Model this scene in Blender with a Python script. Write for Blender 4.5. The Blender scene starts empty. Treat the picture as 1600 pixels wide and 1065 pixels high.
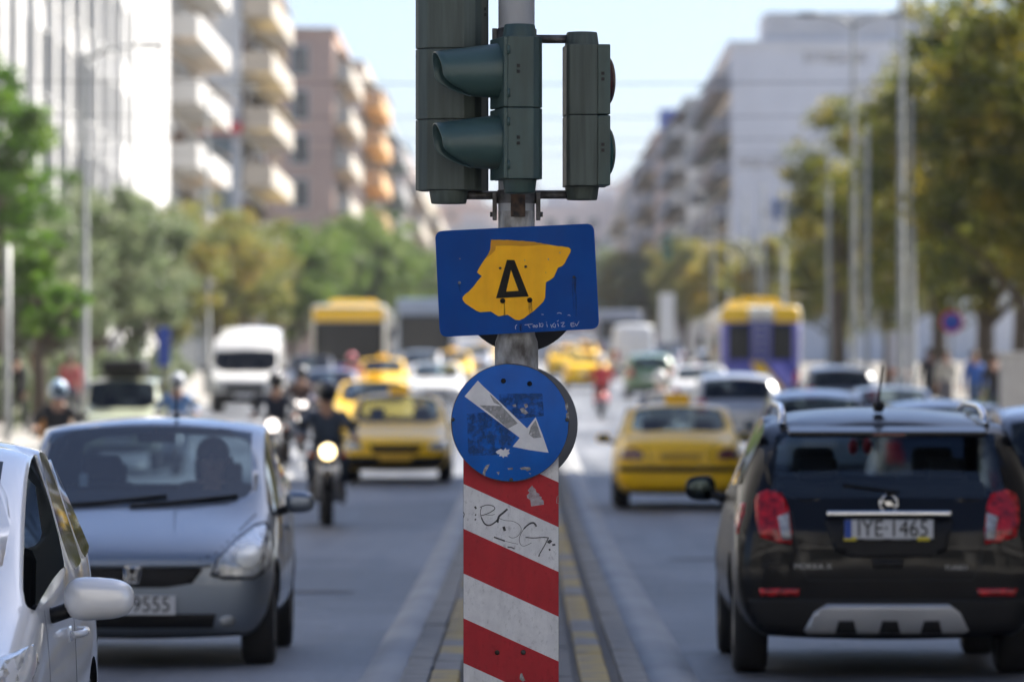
import bpy, bmesh, math, random
import numpy as np
from mathutils import Vector, Matrix, geometry
from mathutils.bvhtree import BVHTree

random.seed(7)
SC = bpy.context.scene
COL = SC.collection
R = math.radians

# ------------------------------------------------------------------ camera
HC = 1.6            # camera height
FPX = 8889.0        # focal length in photo pixels (200 mm on 36 mm, 1600 px)
cam_d = bpy.data.cameras.new('camera')
cam_d.lens = 200.0
cam_d.sensor_width = 36.0
cam_d.clip_start = 0.5
cam_d.clip_end = 9000
cam_d.dof.use_dof = True
cam_d.dof.focus_distance = 21.55
cam_d.dof.aperture_fstop = 3.9
cam_d.dof.aperture_blades = 0
cam = bpy.data.objects.new('camera', cam_d)
cam.location = (0, 0, HC)
cam.rotation_euler = (R(90) + math.atan(97.5 / FPX), 0, math.atan(20 / FPX))
COL.objects.link(cam)
SC.camera = cam

# ------------------------------------------------------------------ sky and sun
SUN_AZ = R(50)      # from +Y (view direction) clockwise towards +X
SUN_EL = R(44)
world = bpy.data.worlds.new('World')
SC.world = world
world.use_nodes = True
wn = world.node_tree.nodes
sky = wn.new('ShaderNodeTexSky')
sky.sky_type = 'NISHITA'
sky.sun_disc = False
sky.sun_elevation = SUN_EL
sky.sun_rotation = SUN_AZ
sky.altitude = 100
sky.air_density = 0.7
sky.dust_density = 2.1
sky.ozone_density = 6.0
world.node_tree.links.new(sky.outputs[0], wn['Background'].inputs[0])
wn['Background'].inputs[1].default_value = 0.05
sun_d = bpy.data.lights.new('sun', 'SUN')
sun_d.energy = 3.4
sun_d.angle = R(0.53)
sun_d.color = (1.0, 0.93, 0.82)
sun = bpy.data.objects.new('sun', sun_d)
S_DIR = Vector((math.sin(SUN_AZ) * math.cos(SUN_EL), math.cos(SUN_AZ) * math.cos(SUN_EL), math.sin(SUN_EL)))
sun.rotation_euler = S_DIR.to_track_quat('Z', 'Y').to_euler()
sun.location = (0, 0, 60)
COL.objects.link(sun)
SC.view_settings.view_transform = 'Standard'
SC.view_settings.look = 'None'
SC.view_settings.gamma = 1.0
SC.view_settings.exposure = 2.18
SC.view_settings.use_curve_mapping = False
SC.render.engine = 'CYCLES'
SC.cycles.use_denoising = True
SC.cycles.max_bounces = 6
SC.cycles.transparent_max_bounces = 12
SC.cycles.sample_clamp_indirect = 6.0
SC.cycles.caustics_reflective = False
SC.cycles.caustics_refractive = False


def zg(d):
    """height of the avenue at distance d: level, then climbing gently"""
    t = (d - 70.0) / 12.0
    sp = math.log1p(math.exp(t)) if t < 30 else t
    return 0.0145 * 12.0 * sp


def wx(px, d):
    return (px - 820.0) / FPX * d


def wz(py, d):
    return HC - (py - 630.0) / FPX * d


# ------------------------------------------------------------------ materials
MATS = {}


def mat(name, col, rough=0.6, metal=0.0, coat=0.0, var=0.15, scale=4.0, bump=0.0, bscale=40.0, spec=0.5,
        col2=None, emis=None, estr=0.0, stretch=None, flake=False):
    if name in MATS:
        return MATS[name]
    m = bpy.data.materials.new(name)
    m.use_nodes = True
    nt = m.node_tree
    n = nt.nodes
    b = n['Principled BSDF']
    tc = n.new('ShaderNodeTexCoord')
    mp = n.new('ShaderNodeMapping')
    nt.links.new(tc.outputs['Object'], mp.inputs[0])
    if stretch:
        mp.inputs['Scale'].default_value = stretch
    nz = n.new('ShaderNodeTexNoise')
    nz.inputs['Scale'].default_value = scale
    nz.inputs['Detail'].default_value = 6
    nt.links.new(mp.outputs[0], nz.inputs['Vector'])
    rp = n.new('ShaderNodeValToRGB')
    c2 = col2 or tuple(c * (1 - var) for c in col)
    c1 = col if col2 else tuple(min(1, c * (1 + var * 0.6)) for c in col)
    rp.color_ramp.elements[0].position = 0.35
    rp.color_ramp.elements[1].position = 0.65
    rp.color_ramp.elements[0].color = (*c2, 1)
    rp.color_ramp.elements[1].color = (*c1, 1)
    nt.links.new(nz.outputs[0], rp.inputs[0])
    nt.links.new(rp.outputs[0], b.inputs['Base Color'])
    b.inputs['Roughness'].default_value = rough
    if var > 0:
        rm = n.new('ShaderNodeMapRange')
        rm.inputs['To Min'].default_value = max(0.02, rough * 0.85)
        rm.inputs['To Max'].default_value = min(1, rough * 1.2)
        nt.links.new(nz.outputs[0], rm.inputs['Value'])
        nt.links.new(rm.outputs[0], b.inputs['Roughness'])
    b.inputs['Metallic'].default_value = metal
    b.inputs['Coat Weight'].default_value = coat
    b.inputs['Coat Roughness'].default_value = 0.05
    b.inputs['Specular IOR Level'].default_value = spec
    if emis:
        b.inputs['Emission Color'].default_value = (*emis, 1)
        b.inputs['Emission Strength'].default_value = estr
    if bump > 0:
        bn = n.new('ShaderNodeTexNoise')
        bn.inputs['Scale'].default_value = bscale
        bn.inputs['Detail'].default_value = 8
        nt.links.new(mp.outputs[0], bn.inputs['Vector'])
        bp = n.new('ShaderNodeBump')
        bp.inputs['Strength'].default_value = bump
        bp.inputs['Distance'].default_value = 0.02
        nt.links.new(bn.outputs[0], bp.inputs['Height'])
        nt.links.new(bp.outputs[0], b.inputs['Normal'])
    MATS[name] = m
    return m


def paint(name, col, metal=0.0, rough=0.35, coat=0.9, spec=0.5):
    return mat(name, col, rough=rough, metal=metal, coat=coat, var=0.06, scale=2.0, spec=spec)


def glassmat(name, tint=(0.45, 0.52, 0.55), refl=1.0):
    if name in MATS:
        return MATS[name]
    m = bpy.data.materials.new(name)
    m.use_nodes = True
    nt = m.node_tree
    n = nt.nodes
    n.remove(n['Principled BSDF'])
    out = n['Material Output']
    tr = n.new('ShaderNodeBsdfTransparent')
    tr.inputs[0].default_value = (*tint, 1)
    gl = n.new('ShaderNodeBsdfGlossy')
    gl.inputs['Roughness'].default_value = 0.03
    fr = n.new('ShaderNodeFresnel')
    ge = n.new('ShaderNodeNewGeometry')
    io = n.new('ShaderNodeMath')
    io.operation = 'MULTIPLY_ADD'
    io.inputs[1].default_value = 1 / 1.5 - 1.5
    io.inputs[2].default_value = 1.5
    nt.links.new(ge.outputs['Backfacing'], io.inputs[0])
    nt.links.new(io.outputs[0], fr.inputs[0])
    mm = n.new('ShaderNodeMath')
    mm.operation = 'MULTIPLY'
    mm.inputs[1].default_value = refl
    mx = n.new('ShaderNodeMixShader')
    nt.links.new(fr.outputs[0], mm.inputs[0])
    nt.links.new(mm.outputs[0], mx.inputs[0])
    nt.links.new(tr.outputs[0], mx.inputs[1])
    nt.links.new(gl.outputs[0], mx.inputs[2])
    nt.links.new(mx.outputs[0], out.inputs[0])
    MATS[name] = m
    return m


def leafmat(name, c1, c2, c3):
    if name in MATS:
        return MATS[name]
    m = bpy.data.materials.new(name)
    m.use_nodes = True
    nt = m.node_tree
    n = nt.nodes
    n.remove(n['Principled BSDF'])
    out = n['Material Output']
    tc = n.new('ShaderNodeTexCoord')
    nz = n.new('ShaderNodeTexNoise')
    nz.inputs['Scale'].default_value = 0.9
    nz.inputs['Detail'].default_value = 5
    nt.links.new(tc.outputs['Object'], nz.inputs['Vector'])
    rp = n.new('ShaderNodeValToRGB')
    e = rp.color_ramp.elements
    e[0].position = 0.36
    e[0].color = (*c1, 1)
    e[1].position = 0.52
    e[1].color = (*c2, 1)
    x = e.new(0.68)
    x.color = (*c3, 1)
    nt.links.new(nz.outputs[0], rp.inputs[0])
    df = n.new('ShaderNodeBsdfPrincipled')
    df.inputs['Roughness'].default_value = 0.5
    nt.links.new(rp.outputs[0], df.inputs['Base Color'])
    tl = n.new('ShaderNodeBsdfTranslucent')
    hs = n.new('ShaderNodeHueSaturation')
    hs.inputs['Value'].default_value = 1.5
    hs.inputs['Saturation'].default_value = 1.1
    nt.links.new(rp.outputs[0], hs.inputs['Color'])
    nt.links.new(hs.outputs[0], tl.inputs[0])
    mx = n.new('ShaderNodeMixShader')
    mx.inputs[0].default_value = 0.52
    nt.links.new(df.outputs[0], mx.inputs[1])
    nt.links.new(tl.outputs[0], mx.inputs[2])
    nt.links.new(mx.outputs[0], out.inputs[0])
    MATS[name] = m
    return m


def stainmat(name, col, amount=0.5, scale=30.0, rough=0.8, stretch=None, amax=1.0):
    """residue, rust or chipped paint: covers only where its own noise says so"""
    if name in MATS:
        return MATS[name]
    m = bpy.data.materials.new(name)
    m.use_nodes = True
    nt = m.node_tree
    n = nt.nodes
    b = n['Principled BSDF']
    b.inputs['Base Color'].default_value = (*col, 1)
    b.inputs['Roughness'].default_value = rough
    tc = n.new('ShaderNodeTexCoord')
    mp = n.new('ShaderNodeMapping')
    if stretch:
        mp.inputs['Scale'].default_value = stretch
    nt.links.new(tc.outputs['Object'], mp.inputs[0])
    nz = n.new('ShaderNodeTexNoise')
    nz.inputs['Scale'].default_value = scale
    nz.inputs['Detail'].default_value = 8
    nz.inputs['Roughness'].default_value = 0.7
    nt.links.new(mp.outputs[0], nz.inputs['Vector'])
    rp = n.new('ShaderNodeValToRGB')
    rp.color_ramp.elements[0].position = 1 - amount - 0.12
    rp.color_ramp.elements[0].color = (0, 0, 0, 1)
    rp.color_ramp.elements[1].position = min(1, 1 - amount + 0.12)
    rp.color_ramp.elements[1].color = (amax, amax, amax, 1)
    nt.links.new(nz.outputs[0], rp.inputs[0])
    nt.links.new(rp.outputs[0], b.inputs['Alpha'])
    MATS[name] = m
    return m


# ------------------------------------------------------------------ objects and meshes
def tag(o, label=None, cat=None, group=None, kind=None):
    if label:
        o['label'] = label
    if cat:
        o['category'] = cat
    if group:
        o['group'] = group
    if kind:
        o['kind'] = kind
    return o


def empty(name, loc, rz=0.0, label=None, cat=None, group=None):
    o = bpy.data.objects.new(name, None)
    o.location = loc
    o.rotation_euler = (0, 0, rz)
    COL.objects.link(o)
    return tag(o, label, cat, group)


def link(name, me, m=None, parent=None, loc=None):
    o = bpy.data.objects.new(name, me)
    COL.objects.link(o)
    if m is not None:
        if len(me.materials) == 0:
            me.materials.append(m)
        elif me.materials[0] != m:
            o.material_slots[0].link = 'OBJECT'
            o.material_slots[0].material = m
    if parent is not None:
        o.parent = parent
    if loc is not None:
        o.location = loc
    return o


def copy_tree(o, parent=None):
    c = o.copy()
    COL.objects.link(c)
    c.parent = parent
    for ch in o.children:
        copy_tree(ch, c)
    return c


class MB:
    def __init__(self):
        self.v = []
        self.f = []
        self.mi = []
        self.sm = []
        self.cur = 0
        self.smooth = False

    def add(self, vs, fs, smooth=None):
        b = len(self.v)
        self.v += [tuple(p) for p in vs]
        for f in fs:
            self.f.append([i + b for i in f])
            self.mi.append(self.cur)
            self.sm.append(self.smooth if smooth is None else smooth)
        return self

    def box(self, c, s, rz=0.0, rx=0.0, ry=0.0, bev=0.0):
        hx, hy, hz = s[0] / 2, s[1] / 2, s[2] / 2
        M = Matrix.Translation(c) @ Matrix.Rotation(rz, 4, 'Z') @ Matrix.Rotation(rx, 4, 'X') @ Matrix.Rotation(ry, 4, 'Y')
        if bev <= 0:
            vs = [M @ Vector((x * hx, y * hy, z * hz)) for z in (-1, 1) for y in (-1, 1) for x in (-1, 1)]
            fs = [(0, 2, 3, 1), (4, 5, 7, 6), (0, 1, 5, 4), (2, 6, 7, 3), (0, 4, 6, 2), (1, 3, 7, 5)]
            return self.add(vs, fs)
        bm = bmesh.new()
        bmesh.ops.create_cube(bm, size=1)
        bmesh.ops.scale(bm, vec=s, verts=bm.verts)
        bmesh.ops.bevel(bm, geom=bm.edges[:], offset=bev, segments=2, affect='EDGES', profile=0.5)
        return self.addbm(bm, M)

    def addbm(self, bm, M=None, smooth=None):
        bm.verts.index_update()
        vs = [(M @ v.co if M else v.co) for v in bm.verts]
        fs = [[v.index for v in f.verts] for f in bm.faces]
        bm.free()
        return self.add(vs, fs, smooth)

    def tube(self, pts, rad, n=8, cap=True, smooth=True):
        """polyline tube with a radius per point"""
        pts = [Vector(p) for p in pts]
        if not isinstance(rad, (list, tuple)):
            rad = [rad] * len(pts)
        vs, fs = [], []
        for i, p in enumerate(pts):
            if i == 0:
                t = pts[1] - p
            elif i == len(pts) - 1:
                t = p - pts[i - 1]
            else:
                t = (pts[i + 1] - p).normalized() + (p - pts[i - 1]).normalized()
            t.normalize()
            a = Vector((0, 0, 1)) if abs(t.z) < 0.9 else Vector((1, 0, 0))
            u = t.cross(a).normalized()
            w = t.cross(u).normalized()
            for k in range(n):
                an = 2 * math.pi * k / n
                vs.append(p + (u * math.cos(an) + w * math.sin(an)) * rad[i])
        for i in range(len(pts) - 1):
            for k in range(n):
                a, b = i * n + k, i * n + (k + 1) % n
                fs.append((a, b, b + n, a + n))
        self.add(vs, fs, smooth)
        if cap:
            L = (len(pts) - 1) * n
            self.add([vs[k] for k in range(n)], [tuple(range(n - 1, -1, -1))], False)
            self.add([vs[L + k] for k in range(n)], [tuple(range(n))], False)
        return self

    def lathe(self, prof, n=24, M=None, smooth=True):
        """profile (r, h) turned about local Z"""
        vs, fs = [], []
        for r, h in prof:
            for k in range(n):
                a = 2 * math.pi * k / n
                p = Vector((r * math.cos(a), r * math.sin(a), h))
                vs.append(M @ p if M else p)
        for i in range(len(prof) - 1):
            for k in range(n):
                a, b = i * n + k, i * n + (k + 1) % n
                fs.append((a, b, b + n, a + n))
        return self.add(vs, fs, smooth)

    def prism(self, outline, y0, y1, M=None, axis='y'):
        """outline in the XZ plane, between y0 (towards the camera) and y1"""
        n = len(outline)
        if axis == 'y':
            vs = [Vector((x, y0, z)) for x, z in outline] + [Vector((x, y1, z)) for x, z in outline]
        elif axis == 'z':
            vs = [Vector((x, z, y0)) for x, z in outline] + [Vector((x, z, y1)) for x, z in outline]
        else:
            vs = [Vector((y0, x, z)) for x, z in outline] + [Vector((y1, x, z)) for x, z in outline]
        if M:
            vs = [M @ v for v in vs]
        tri = geometry.tessellate_polygon([[Vector((x, z, 0)) for x, z in outline]])
        fs = [tuple(t) for t in tri] + [tuple(i + n for i in reversed(t)) for t in tri]
        for i in range(n):
            j = (i + 1) % n
            fs.append((i, j, j + n, i + n))
        return self.add(vs, fs, False)

    def ball(self, c, r, n=12, m=8, M=None):
        if not isinstance(r, (tuple, list)):
            r = (r, r, r)
        vs, fs = [], []
        for i in range(m + 1):
            th = math.pi * i / m
            for k in range(n):
                a = 2 * math.pi * k / n
                p = Vector((r[0] * math.sin(th) * math.cos(a), r[1] * math.sin(th) * math.sin(a), r[2] * math.cos(th)))
                p = (M @ p if M else p) + Vector(c)
                vs.append(p)
        for i in range(m):
            for k in range(n):
                a, b = i * n + k, i * n + (k + 1) % n
                fs.append((a, a + n, b + n, b))
        return self.add(vs, fs, True)

    def mesh(self, name, mats=None):
        me = bpy.data.meshes.new(name)
        me.from_pydata(self.v, [], self.f)
        me.polygons.foreach_set('material_index', self.mi)
        me.polygons.foreach_set('use_smooth', self.sm)
        bm = bmesh.new()
        bm.from_mesh(me)
        bmesh.ops.remove_doubles(bm, verts=bm.verts, dist=1e-5)
        bmesh.ops.recalc_face_normals(bm, faces=bm.faces)
        bm.to_mesh(me)
        bm.free()
        for m in mats or []:
            me.materials.append(m)
        return me

    def build(self, name, m, parent=None, loc=None):
        ms = m if isinstance(m, (list, tuple)) else [m]
        return link(name, self.mesh(name, ms), None, parent, loc)


def evaluated(me, mods):
    """mesh after a list of (type, settings) modifiers"""
    o = bpy.data.objects.new('tmp', me)
    COL.objects.link(o)
    for t, st in mods:
        md = o.modifiers.new(t, t)
        for k, v in st.items():
            setattr(md, k, v)
    dg = bpy.context.evaluated_depsgraph_get()
    dg.update()
    r = bpy.data.meshes.new_from_object(o.evaluated_get(dg), depsgraph=dg)
    bpy.data.objects.remove(o)
    return r


TEXT = {}


def text_mesh(s, size, ext=0.002):
    key = (s, size, ext)
    if key not in TEXT:
        c = bpy.data.curves.new('txt', 'FONT')
        c.body = s
        c.size = size
        c.extrude = ext
        c.align_x = 'CENTER'
        c.align_y = 'CENTER'
        o = bpy.data.objects.new('txt', c)
        COL.objects.link(o)
        dg = bpy.context.evaluated_depsgraph_get()
        dg.update()
        TEXT[key] = bpy.data.meshes.new_from_object(o.evaluated_get(dg), depsgraph=dg)
        bpy.data.objects.remove(o)
    return TEXT[key]


def text_obj(name, s, size, m, parent, loc, rz=0.0, sx=1.0):
    """flat lettering facing local -Y (rz = pi faces +Y)"""
    o = link(name, text_mesh(s, size).copy(), m, parent, loc)
    o.rotation_euler = (R(90), 0, rz)
    o.scale = (sx, 1, 1)
    return o


def ribbon(mb, pts, w, y0, y1):
    """pen stroke: polyline in XZ with a width per point, as a thin solid strip"""
    if not isinstance(w, (list, tuple)):
        w = [w] * len(pts)
    L, Rr = [], []
    for i, p in enumerate(pts):
        a = Vector(pts[max(0, i - 1)])
        b = Vector(pts[min(len(pts) - 1, i + 1)])
        t = (b - a)
        if t.length < 1e-9:
            t = Vector((1, 0))
        t.normalize()
        nrm = Vector((-t.y, t.x)) * w[i] / 2
        L.append(Vector(p) + nrm)
        Rr.append(Vector(p) - nrm)
    vs, fs = [], []
    for i in range(len(pts)):
        vs += [(L[i].x, y0, L[i].y), (Rr[i].x, y0, Rr[i].y), (L[i].x, y1, L[i].y), (Rr[i].x, y1, Rr[i].y)]
    for i in range(len(pts) - 1):
        a, b = i * 4, i * 4 + 4
        fs += [(a, a + 1, b + 1, b), (a, b, b + 2, a + 2), (a + 1, a + 3, b + 3, b + 1)]
    mb.add(vs, fs, False)


def smoothline(pts, n=5):
    out = []
    P = [Vector(p) for p in pts]
    for i in range(len(P) - 1):
        p0 = P[max(0, i - 1)]
        p1, p2 = P[i], P[i + 1]
        p3 = P[min(len(P) - 1, i + 2)]
        for k in range(n):
            t = k / n
            out.append(0.5 * ((2 * p1) + (p2 - p0) * t + (2 * p0 - 5 * p1 + 4 * p2 - p3) * t * t + (3 * p1 - p0 - 3 * p2 + p3) * t ** 3))
    out.append(P[-1])
    return [tuple(p) for p in out]

# ================================================================== THE SETTING


def asphalt():
    """worn asphalt: broad patches, long wheel-polished streaks, cracks and fine grit"""
    m = bpy.data.materials.new('asphalt')
    m.use_nodes = True
    nt = m.node_tree
    n = nt.nodes
    b = n['Principled BSDF']
    tc = n.new('ShaderNodeTexCoord')

    def noise(sc, st, det=6):
        mp = n.new('ShaderNodeMapping')
        mp.inputs['Scale'].default_value = st
        nt.links.new(tc.outputs['Object'], mp.inputs[0])
        z = n.new('ShaderNodeTexNoise')
        z.inputs['Scale'].default_value = sc
        z.inputs['Detail'].default_value = det
        nt.links.new(mp.outputs[0], z.inputs['Vector'])
        return z.outputs[0], mp.outputs[0]

    def ramp(src, p0, c0, p1, c1):
        r = n.new('ShaderNodeValToRGB')
        r.color_ramp.elements[0].position = p0
        r.color_ramp.elements[0].color = (*c0, 1)
        r.color_ramp.elements[1].position = p1
        r.color_ramp.elements[1].color = (*c1, 1)
        nt.links.new(src, r.inputs[0])
        return r.outputs[0]

    def mul(a, c):
        x = n.new('ShaderNodeMix')
        x.data_type = 'RGBA'
        x.blend_type = 'MULTIPLY'
        x.inputs[0].default_value = 1.0
        nt.links.new(a, x.inputs[6])
        nt.links.new(c, x.inputs[7])
        return x.outputs[2]
    patch_, _ = noise(0.25, (1, .45, 1), 3)
    streak, _ = noise(1.6, (1, .035, 1), 4)
    grit, _ = noise(22, (1, .6, 1), 8)
    vo = n.new('ShaderNodeTexVoronoi')
    vo.feature = 'DISTANCE_TO_EDGE'
    vo.inputs['Scale'].default_value = 0.42
    w, wv = noise(1.5, (1, 1, 1), 5)
    ad = n.new('ShaderNodeMix')
    ad.data_type = 'VECTOR'
    ad.inputs[0].default_value = 0.12
    nt.links.new(tc.outputs['Object'], ad.inputs[4])
    cx = n.new('ShaderNodeCombineXYZ')
    nt.links.new(w, cx.inputs[0])
    sc_ = n.new('ShaderNodeVectorMath')
    sc_.operation = 'SCALE'
    sc_.inputs[3].default_value = 12.0
    nt.links.new(cx.outputs[0], sc_.inputs[0])
    nt.links.new(sc_.outputs[0], ad.inputs[5])
    nt.links.new(ad.outputs[1], vo.inputs['Vector'])
    c = ramp(patch_, .44, (.076, .083, .096), .56, (.138, .148, .168))
    c = mul(c, ramp(streak, .40, (.60, .60, .61), .60, (1.18, 1.18, 1.19)))
    c = mul(c, ramp(grit, .3, (.78, .78, .78), .7, (1.15, 1.15, 1.15)))
    c = mul(c, ramp(vo.outputs[0], .004, (.45, .45, .45), .016, (1, 1, 1)))
    nt.links.new(c, b.inputs['Base Color'])
    rr = n.new('ShaderNodeMapRange')
    rr.inputs['To Min'].default_value = .42
    rr.inputs['To Max'].default_value = .72
    nt.links.new(streak, rr.inputs['Value'])
    nt.links.new(rr.outputs[0], b.inputs['Roughness'])
    bp = n.new('ShaderNodeBump')
    bp.inputs['Strength'].default_value = .5
    bp.inputs['Distance'].default_value = .01
    nt.links.new(grit, bp.inputs['Height'])
    nt.links.new(bp.outputs[0], b.inputs['Normal'])
    return m


M_ASPH = asphalt()
M_GROUND = mat('city_ground', (0.16, 0.15, 0.13), rough=0.9, var=0.2, scale=0.02)
M_PAVE = mat('pavement_concrete', (0.26, 0.25, 0.235), rough=0.85, var=0.2, scale=1.5, bump=0.2)
M_KERB = mat('kerb_concrete', (0.22, 0.22, 0.215), rough=0.85, var=0.35, scale=3.0, bump=0.3)
M_KERBY = mat('kerb_worn_yellow', (0.46, 0.34, 0.12), rough=0.85, scale=3.2, col2=(0.2, 0.19, 0.17), bump=0.5)
M_GUTTER = mat('gutter_concrete', (0.25, 0.253, 0.258), rough=0.6, var=0.3, scale=1.2, bump=0.25, stretch=(1, 0.4, 1))
M_PAVER = mat('median_paver', (0.16, 0.155, 0.15), rough=0.85, var=0.3, scale=6.0, bump=0.3)
M_MARK = mat('road_marking_paint', (0.55, 0.55, 0.53), rough=0.7, scale=6.0, col2=(0.3, 0.3, 0.3))
M_SOIL = mat('median_bed', (0.14, 0.13, 0.115), rough=0.9, var=0.3, scale=8)


def strip(name, x0, x1, y0, y1, dz, m, step=6.0, thick=0.0, parent=None, crown=0.0):
    """a sheet along the avenue that follows its rise (with side faces when thick)"""
    ys = [y0]
    while ys[-1] < y1 - 1e-6:
        st = step if ys[-1] < 420 else step * 8
        ys.append(min(y1, ys[-1] + st))
    mb = MB()
    xs = [x0, x1] if crown == 0 else [x0 + (x1 - x0) * k / 6 for k in range(7)]
    nx = len(xs)
    vs, fs = [], []
    for y in ys:
        for k, x in enumerate(xs):
            c = crown * math.sin(math.pi * k / (nx - 1)) if crown else 0
            vs.append((x, y, zg(y) + dz + c))
    for i in range(len(ys) - 1):
        for k in range(nx - 1):
            a = i * nx + k
            fs.append((a, a + 1, a + nx + 1, a + nx))
    mb.add(vs, fs, crown > 0)
    if thick > 0:
        for side in (0, nx - 1):
            vs2 = []
            for i in range(len(ys)):
                p = vs[i * nx + side]
                vs2 += [p, (p[0], p[1], p[2] - thick)]
            mb.add(vs2, [(2 * i, 2 * i + 1, 2 * i + 3, 2 * i + 2) for i in range(len(ys) - 1)], False)
        mb.add([vs[0], vs[nx - 1], (vs[nx - 1][0], y0, vs[nx - 1][2] - thick), (vs[0][0], y0, vs[0][2] - thick)], [(0, 1, 2, 3)])
    return mb.build(name, m, parent)


tag(strip('ground', -400, 400, -200, 2000, -0.06, M_GROUND, 20), kind='structure')
tag(strip('road', -10, 10, 12, 1400, 0.0, M_ASPH, 6), kind='structure')
tag(strip('crossing_road', -90, 90, 12, 19, -0.03, M_ASPH, 20), kind='structure')
tag(strip('bounce_square', -90, 90, -60, 12, 0.006, mat('pale_bounce_paving', (0.46, 0.44, 0.40), rough=0.8, var=0.15, scale=1.0), 20), kind='structure')  # pale paving added out of view to bounce sunlight onto the foreground
for nm, x0, x1 in (('pavement_left', -15.8, -10.0), ('pavement_right', 9.3, 13.2)):
    pv = tag(strip(nm, x0, x1, 24, 1400, 0.14, M_PAVE, 6, 0.2), kind='structure')
    kx = -9.85 if x0 < 0 else 9.15
    kb = tag(strip('kerb', kx - 0.15, kx + 0.15, 24, 1400, 0.147, M_KERB, 6, 0.2), kind='structure')

# lane lines
for X in (-6.9, -3.95, 3.95, 6.9):
    mk = MB()
    y = 26.0
    while y < 330:
        z0, z1 = zg(y) + 0.005, zg(y + 3) + 0.005
        mk.add([(X - .06, y, z0), (X + .06, y, z0), (X + .06, y + 3, z1), (X - .06, y + 3, z1)], [(0, 1, 2, 3)])
        y += 7.5
    tag(mk.build('lane_marking', M_MARK), kind='structure')
# broad pale gutter strips along the central reservation
for nm, x0, x1 in (('gutter_left', -0.95, -0.665), ('gutter_right', 0.665, 1.0)):
    tag(strip(nm, x0, x1, 22, 700, 0.006, M_GUTTER, 4, crown=0.035), kind='structure')

# manhole covers
for x_, y_ in ((-1.75, 47.5), (1.75, 56.5)):
    mb = MB()
    mb.lathe([(0, .009), (.31, .009), (.33, .006)], 28)
    o = mb.build('manhole_cover', mat('cast_iron', (.05, .048, .046), rough=.6, metal=.4, bump=.4, bscale=30))
    o.location = (x_, y_, zg(y_))
    tag(o, 'round iron manhole cover in the %s inner lane' % ('left' if x_ < 0 else 'right'), 'manhole cover')
# central reservation with its single kerb stones and paving slabs
med = tag(strip('median', -0.60, 0.60, 20.5, 700, 0.117, M_SOIL, 5, 0.16), kind='structure')
rk = random.Random(3)
stones = []
for k in range(3):
    s = MB()
    s.box((0, 0, 0), (0.15, 0.94, 0.17), bev=0.015)
    stones.append(s.mesh('kerb_stone', [M_KERB]))
slab = MB()
slab.box((0, 0, 0), (0.235, 0.39, 0.05), bev=0.006)
slab_me = slab.mesh('paver', [M_PAVER])
y = 21.0
i = 0
while y < 92:
    for sx in (-1, 1):
        o = link('kerb_stone', stones[i % 3], M_KERBY if rk.random() < .6 else M_KERB, med)
        o.location = (sx * (0.42 if sx < 0 else 0.37), y + 0.5, zg(y + .5) + 0.085 + rk.uniform(-.006, .006))
        o.rotation_euler = (0, rk.uniform(-.02, .02), rk.uniform(-.01, .01))
        o2 = link('kerb_stone', stones[(i + 1) % 3], M_KERB, med)
        o2.location = (sx * 0.585, y + 0.42, zg(y + .5) + 0.06 + rk.uniform(-.006, .006))
        o2.rotation_euler = (0, rk.uniform(-.03, .03), rk.uniform(-.01, .01))
    y += 0.96
    i += 1
y = 28.0
while y < 62:
    for X in (-0.21, 0.035, 0.205):
        if X > 0.1 and random.random() < 0.0:
            continue
        o = link('paver', slab_me, None, med)
        o.location = (X + (0.0 if X < .1 else .0), y, zg(y) + 0.108 + rk.uniform(-.006, .006))
        o.rotation_euler = (rk.uniform(-.012, .012), rk.uniform(-.02, .02), 0)
        o.scale = (1, 1, 1) if X < 0.1 else (0.45, 1, 1)
    y += 0.4

# ================================================================== SIGNAL POLE AND WHAT HANGS ON IT
DP = 21.7
PX0 = wx(807, DP)
M_POLE = mat('weathered_grey_pole_paint', (0.36, 0.37, 0.39), rough=0.5, scale=9.0, col2=(0.27, 0.275, 0.28), bump=0.1, stretch=(1, 1, 0.35))
M_POLED = mat('grimy_pole_paint', (0.42, 0.42, 0.41), rough=0.7, scale=16.0, col2=(0.06, 0.052, 0.045), bump=0.35, stretch=(1, 1, 0.5))
M_SIG = mat('signal_green_plastic', (0.042, 0.080, 0.075), rough=0.45, scale=22.0, col2=(0.026, 0.050, 0.047), bump=0.06, stretch=(1, 1, 0.15))
M_SIGW = mat('signal_weathered_back', (0.070, 0.092, 0.082), rough=0.6, scale=40.0, col2=(0.038, 0.052, 0.046), bump=0.1, stretch=(1, 1, 0.06))
M_VIS = mat('visor_plastic', (0.040, 0.080, 0.078), rough=0.38, var=0.1, scale=6)
M_BLACK = mat('black_rubber', (0.012, 0.012, 0.013), rough=0.7, var=0.1)
M_STEEL = mat('dull_bracket_steel', (0.12, 0.12, 0.125), rough=0.55, metal=0.4, scale=25, col2=(0.05, 0.045, 0.04), bump=0.2)
M_LENSR = mat('dark_red_lens', (0.045, 0.010, 0.014), rough=0.25, var=0.05)
M_LENSG = mat('dark_green_lens', (0.012, 0.05, 0.045), rough=0.25, var=0.05)
M_LENSY = mat('dark_amber_lens', (0.12, 0.06, 0.01), rough=0.25, var=0.05)

pole = empty('signal_pole', (PX0, DP, 0.11), 0, 'stained grey metal traffic signal pole on the central reservation', 'pole')


def pz(py):
    return wz(py, DP) - 0.11


def pxx(px):
    return wx(px, DP) - PX0


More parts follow.
